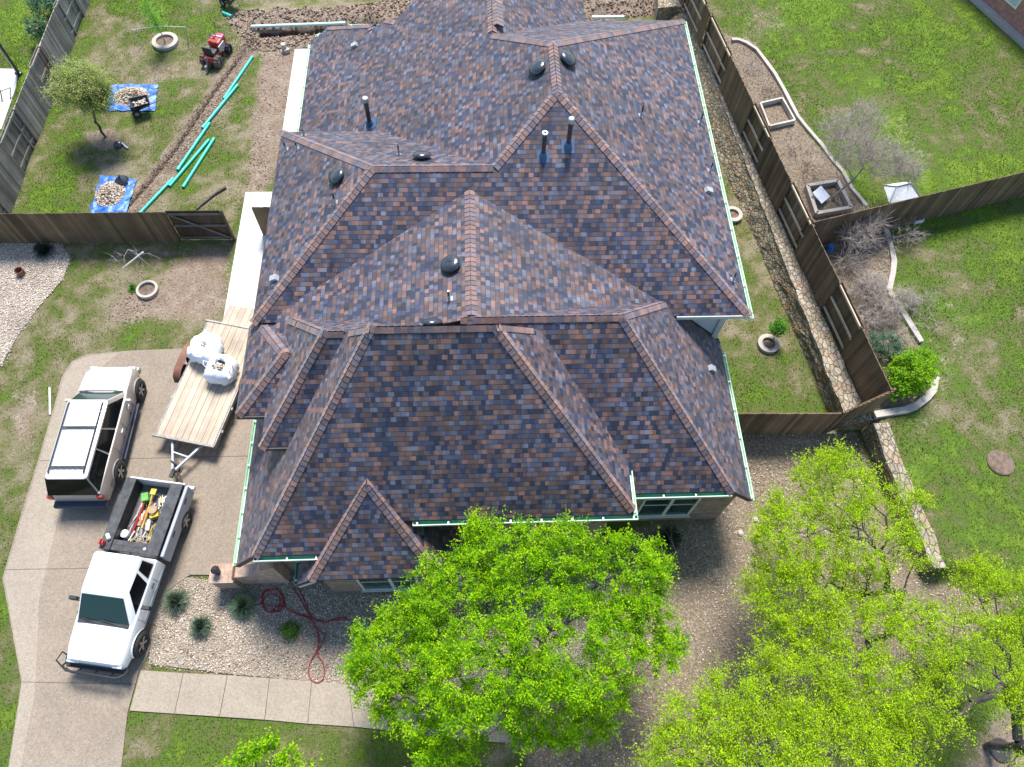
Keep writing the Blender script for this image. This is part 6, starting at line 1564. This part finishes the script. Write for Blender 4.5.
def barrow(px, py, rz, label, load):
    root = empty('wheelbarrow', g(px, py), rz, label, 'wheelbarrow', 'wheelbarrows in the back yard')
    b = MB(); t = [(-.42, -.30, .62), (.42, -.33, .66), (.42, .33, .66), (-.42, .30, .62)]; l = [(-.28, -.18, .36), (.2, -.2, .32), (.2, .2, .32), (-.28, .18, .36)]
    ti = [(x*.93, y*.92, z) for x, y, z in t]; li = [(x*.92, y*.9, z+.03) for x, y, z in l]
    b.raw(t+l+ti+li, [(0, 1, 5, 4), (1, 2, 6, 5), (2, 3, 7, 6), (3, 0, 4, 7), (7, 6, 5, 4), (8, 12, 13, 9), (9, 13, 14, 10), (10, 14, 15, 11), (11, 15, 12, 8), (12, 15, 14, 13), (0, 8, 9, 1), (1, 9, 10, 2), (2, 10, 11, 3), (3, 11, 8, 0)]); b.build('tray', 'black_plastic', root)
    for s in (-1, 1):
        b = MB(); b.tube([(-1.0, s*.30, .62), (-.4, s*.26, .5), (.25, s*.16, .3)], .02, 6); b.build('handle', 'steel', root)
        b = MB(); b.tube([(-.25, s*.18, .36), (-.32, s*.22, .0)], .018, 5); b.build('leg', 'steel', root)
        e = bpy.data.objects.new('wheel', None); COL.objects.link(e); e.parent = root; e.location = (.34, s*.22, .19)
        b = MB(); b.lathe([(.1, -.05), (.17, -.05), (.19, -.02), (.19, .02), (.17, .05), (.1, .05)], n=18, axis='y', closed=True); b.build('tyre', 'tyre', e, smooth=True)
        b = MB(); b.lathe([(.001, .03), (.1, .03), (.1, -.03), (.001, -.03)], n=14, axis='y'); b.build('rim', 'galvanised', e)
    if load:
        b = MB(); rr = random.Random(9)
        for i in range(70): b.box((rr.uniform(-.27, .27), rr.uniform(-.18, .18), .50+rr.uniform(-.05, .04)), [rr.uniform(.04, .09) for _ in range(3)], rr.uniform(0, 3))
        b.build('rubble_load', 'rubble', root)
barrow(145, 112, R(205), 'black wheelbarrow loaded with rubble beside the upper tarp', True)
barrow(232, 6, R(150), 'black wheelbarrow at the top edge beyond the red machine', False)
# red ride-on trencher
mc = empty('ride_on_trencher', g(218, 58), R(72), 'muddy red ride-on trenching machine parked at the head of the trench', 'trencher')
b = MB(); b.b3(-.75, .75, -.22, .22, .28, .46); b.build('chassis', 'machine_red', mc, bevel=.03)
b = MB(); b.b3(.0, .42, -.30, .26, .46, .88); b.build('engine_hood', 'machine_red', mc, bevel=.06)
b = MB(); b.b3(-.50, -.1, -.26, .22, .46, .66); b.build('seat', 'black_plastic', mc, bevel=.05)
b = MB(); b.b3(-.62, -.52, -.24, .2, .6, 1.0); b.build('backrest', 'black_plastic', mc, bevel=.03)
b = MB(); b.b3(.46, .84, -.2, .2, .4, .8); b.build('front_housing', 'machine_pink', mc, bevel=.08)
b = MB(); b.b3(.42, .5, -.28, .28, .82, .9); b.build('control_panel', 'galvanised', mc, bevel=.01)
b = MB(); b.tube([(.3, .0, .86), (.2, 0, 1.05)], .02, 6); b.lathe([(.15, 1.03), (.17, 1.05), (.15, 1.07), (.13, 1.05)], (.18, 0, 0), 14, closed=True); b.build('steering_wheel', 'black_plastic', mc)
b = MB(); b.b3(-1.1, -.65, -.06, .06, .1, .32); b.tube([(-1.1, 0, .2), (-.65, 0, .55)], .04, 6); b.build('digging_boom', 'steel', mc)
b = MB(); b.b3(-.1, .4, -.36, -.31, .45, .75); b.build('side_guard', 'galvanised', mc)
for s in (-1, 1):
    for x, r, mt in ((.52, .22, 'tyre'), (-.52, .27, 'clay')):
        e = bpy.data.objects.new('wheel', None); COL.objects.link(e); e.parent = mc; e.location = (x, s*.36, r)
        b = MB(); b.lathe([(r*.5, -.11), (r*.9, -.11), (r, -.06), (r, .06), (r*.9, .11), (r*.5, .11)], n=18, axis='y', closed=True)
        for k in range(12): a = 6.283*k/12; b.beam((r*1.02*math.cos(a), -.1, r*1.02*math.sin(a)), (r*1.02*math.cos(a), .1, r*1.02*math.sin(a)), .03, .04)
        b.build('tyre', 'tyre' if mt == 'tyre' else 'soil', e)
        b = MB(); b.lathe([(.001, s*.07), (r*.5, s*.05), (r*.5, 0), (.001, 0)], n=14, axis='y'); b.build('rim', 'galvanised', e)
# red hose
def zz(x, y): return (130+x/3.38, 540+y/3.38)
def coil(cx_, cy_, r, n, s):
    rr = random.Random(s); return [zz(cx_+r*(1+.12*math.sin(i*.9+s))*math.cos(6.283*i/14+s)+rr.uniform(-3, 3), cy_+r*.98*math.sin(6.283*i/14+s)+rr.uniform(-3, 3)) for i in range(n)]
hp = coil(484, 207, 40, 14*3, 1)+coil(478, 215, 30, 12, 3)+[zz(505, 222), zz(530, 232), zz(565, 248), zz(600, 258), zz(640, 272), zz(690, 272), zz(735, 268), zz(720, 262), zz(690, 268), zz(660, 280), zz(625, 270), zz(600, 240), zz(575, 200), zz(555, 165), zz(568, 162), zz(590, 205), zz(606, 250), zz(625, 290), zz(650, 315), zz(662, 318), zz(650, 350), zz(628, 385), zz(608, 420), zz(606, 455), zz(622, 480), zz(645, 480), zz(658, 455), zz(652, 415), zz(635, 385), zz(640, 340), zz(630, 300), zz(608, 268), zz(570, 252), zz(540, 240)]
pts = [g(*p)+Vector((0, 0, .05+.02*math.sin(i*1.7))) for i, p in enumerate(hp)]
sm_ = []
for i in range(len(pts)-1):
    a, p0, p1, c = pts[max(0, i-1)], pts[i], pts[i+1], pts[min(len(pts)-1, i+2)]
    for t in (0, .25, .5, .75): sm_.append(.5*((2*p0)+(p1-a)*t+(2*a-5*p0+4*p1-c)*t*t+(3*p0-a-3*p1+c)*t**3))
b = MB(); b.tube(sm_, .017, 6); tag(b.build('garden_hose', 'hose_red', smooth=True), 'dark red hose coiled and snaking over the front pebble bed', 'hose')
o = MB(); o.lathe([(.001, .02), (.13, .02), (.15, .26), (.17, .26), (.15, 0), (.001, 0)], n=16); tag(o.build('flower_pot', 'rust', loc=g(22, 274), smooth=True), 'small rust brown pot in the left pebble bed', 'pot')
o = MB(); p0 = g(19, 74); p1 = at(-3, 42, 2.0); o.tube([Vector((0, 0, .0)), (p1-p0)*1.0], .085, 10); o.lathe([(.16, 0), (.16, .1), (.09, .14), (.09, 0)], n=12); tag(o.build('patio_post', 'vent_black', loc=p0, smooth=True), 'thick black post at the corner of the neighbour patio, left edge', 'post')
o = MB(); o.tube([(0, 0, .0), (.1, .2, .4)], .03, 6); o.tube([(0, 0, .4), (.5, .35, .4)], .02, 6); o.tube([(.1, -.3, 0), (.1, .2, .4)], .02, 6); o.tube([(.4, -.1, 0), (.5, .35, .4)], .02, 6); tag(o.build('folding_stand', 'steel', loc=g(2, 100)), 'thin dark metal stand on the neighbour patio', 'stand')
b = MB(); v = [g(128, 291)+Vector((0, 0, .03)), g(147, 286)]; 
for px, py, r, lab in ((20, 22, .12, 'rock'),): pass
rr = random.Random(3)
for i, (px, py, lab) in enumerate(((740, 533, 'whitish rock on the leaf litter below the front right corner of the house'), (755, 520, 'smaller pale rock just right of the house corner on the leaf litter'))):
    b = MB(); n = 10; vs = []; 
    b.lathe([(.001, .10), (.07, .09), (.11, .04), (.10, 0), (.001, -.01)], n=9); b.v = [(p[0]*(1+rr.uniform(-.15, .15)), p[1]*(1+rr.uniform(-.15, .15)), p[2]) for p in b.v]; tag(b.build('rock', 'ring_concrete', loc=g(px, py)), lab, 'rock')
# trunk details of the corner tree: cut limb ends and an urn
b = MB(); b.lathe([(.001, 0), (.32, 0), (.34, .05), (.30, .06), (.001, .06)], n=20); tag(b.build('stepping_disc', 'asphalt_dark', loc=g(1000, 750)), 'dark round disc at the foot of the forked black trunk', 'disc')

# ================================================================== LIGHT, CAMERA
w = bpy.data.worlds.new("World"); S.world = w; w.use_nodes = True
nt = w.node_tree; sky = nt.nodes.new('ShaderNodeTexSky'); sky.sky_type = 'NISHITA'; sky.sun_disc = False
EL, AZ = R(58), R(5)     # sun nearly due north of the picture, high, veiled by thin cloud
sky.sun_elevation = EL; sky.sun_rotation = AZ; sky.dust_density = .4; sky.air_density = 1.0; sky.ozone_density = 1.5
nt.links.new(sky.outputs[0], nt.nodes['Background'].inputs[0]); nt.nodes['Background'].inputs[1].default_value = .135
sl = bpy.data.lights.new('sun', 'SUN'); sl.energy = 4.4; sl.angle = R(18); sl.color = (1, .935, .86)
so = bpy.data.objects.new('sun', sl); COL.objects.link(so)
d = Vector((math.sin(AZ)*math.cos(EL), math.cos(AZ)*math.cos(EL), math.sin(EL)))
so.rotation_euler = d.to_track_quat('Z', 'Y').to_euler(); so.location = (0, 40, 60)
cam = bpy.data.cameras.new('camera'); co = bpy.data.objects.new('camera', cam); COL.objects.link(co)
cam.sensor_width = 36; cam.lens = F*36/1024; cam.clip_end = 2000
Rm = Matrix(((_M[0, 0], -_M[0, 1], -_M[0, 2]), (_M[1, 0], -_M[1, 1], -_M[1, 2]), (_M[2, 0], -_M[2, 1], -_M[2, 2])))
co.matrix_world = Matrix.Translation((0, 0, CH)) @ Rm.to_4x4()
S.camera = co
vs = S.view_settings; vs.view_transform = 'Standard'; vs.look = 'None'; vs.exposure = .85; vs.gamma = 1; vs.use_curve_mapping = False
S.render.engine = 'CYCLES'; S.cycles.max_bounces = 5; S.cycles.transparent_max_bounces = 4; S.cycles.diffuse_bounces = 3
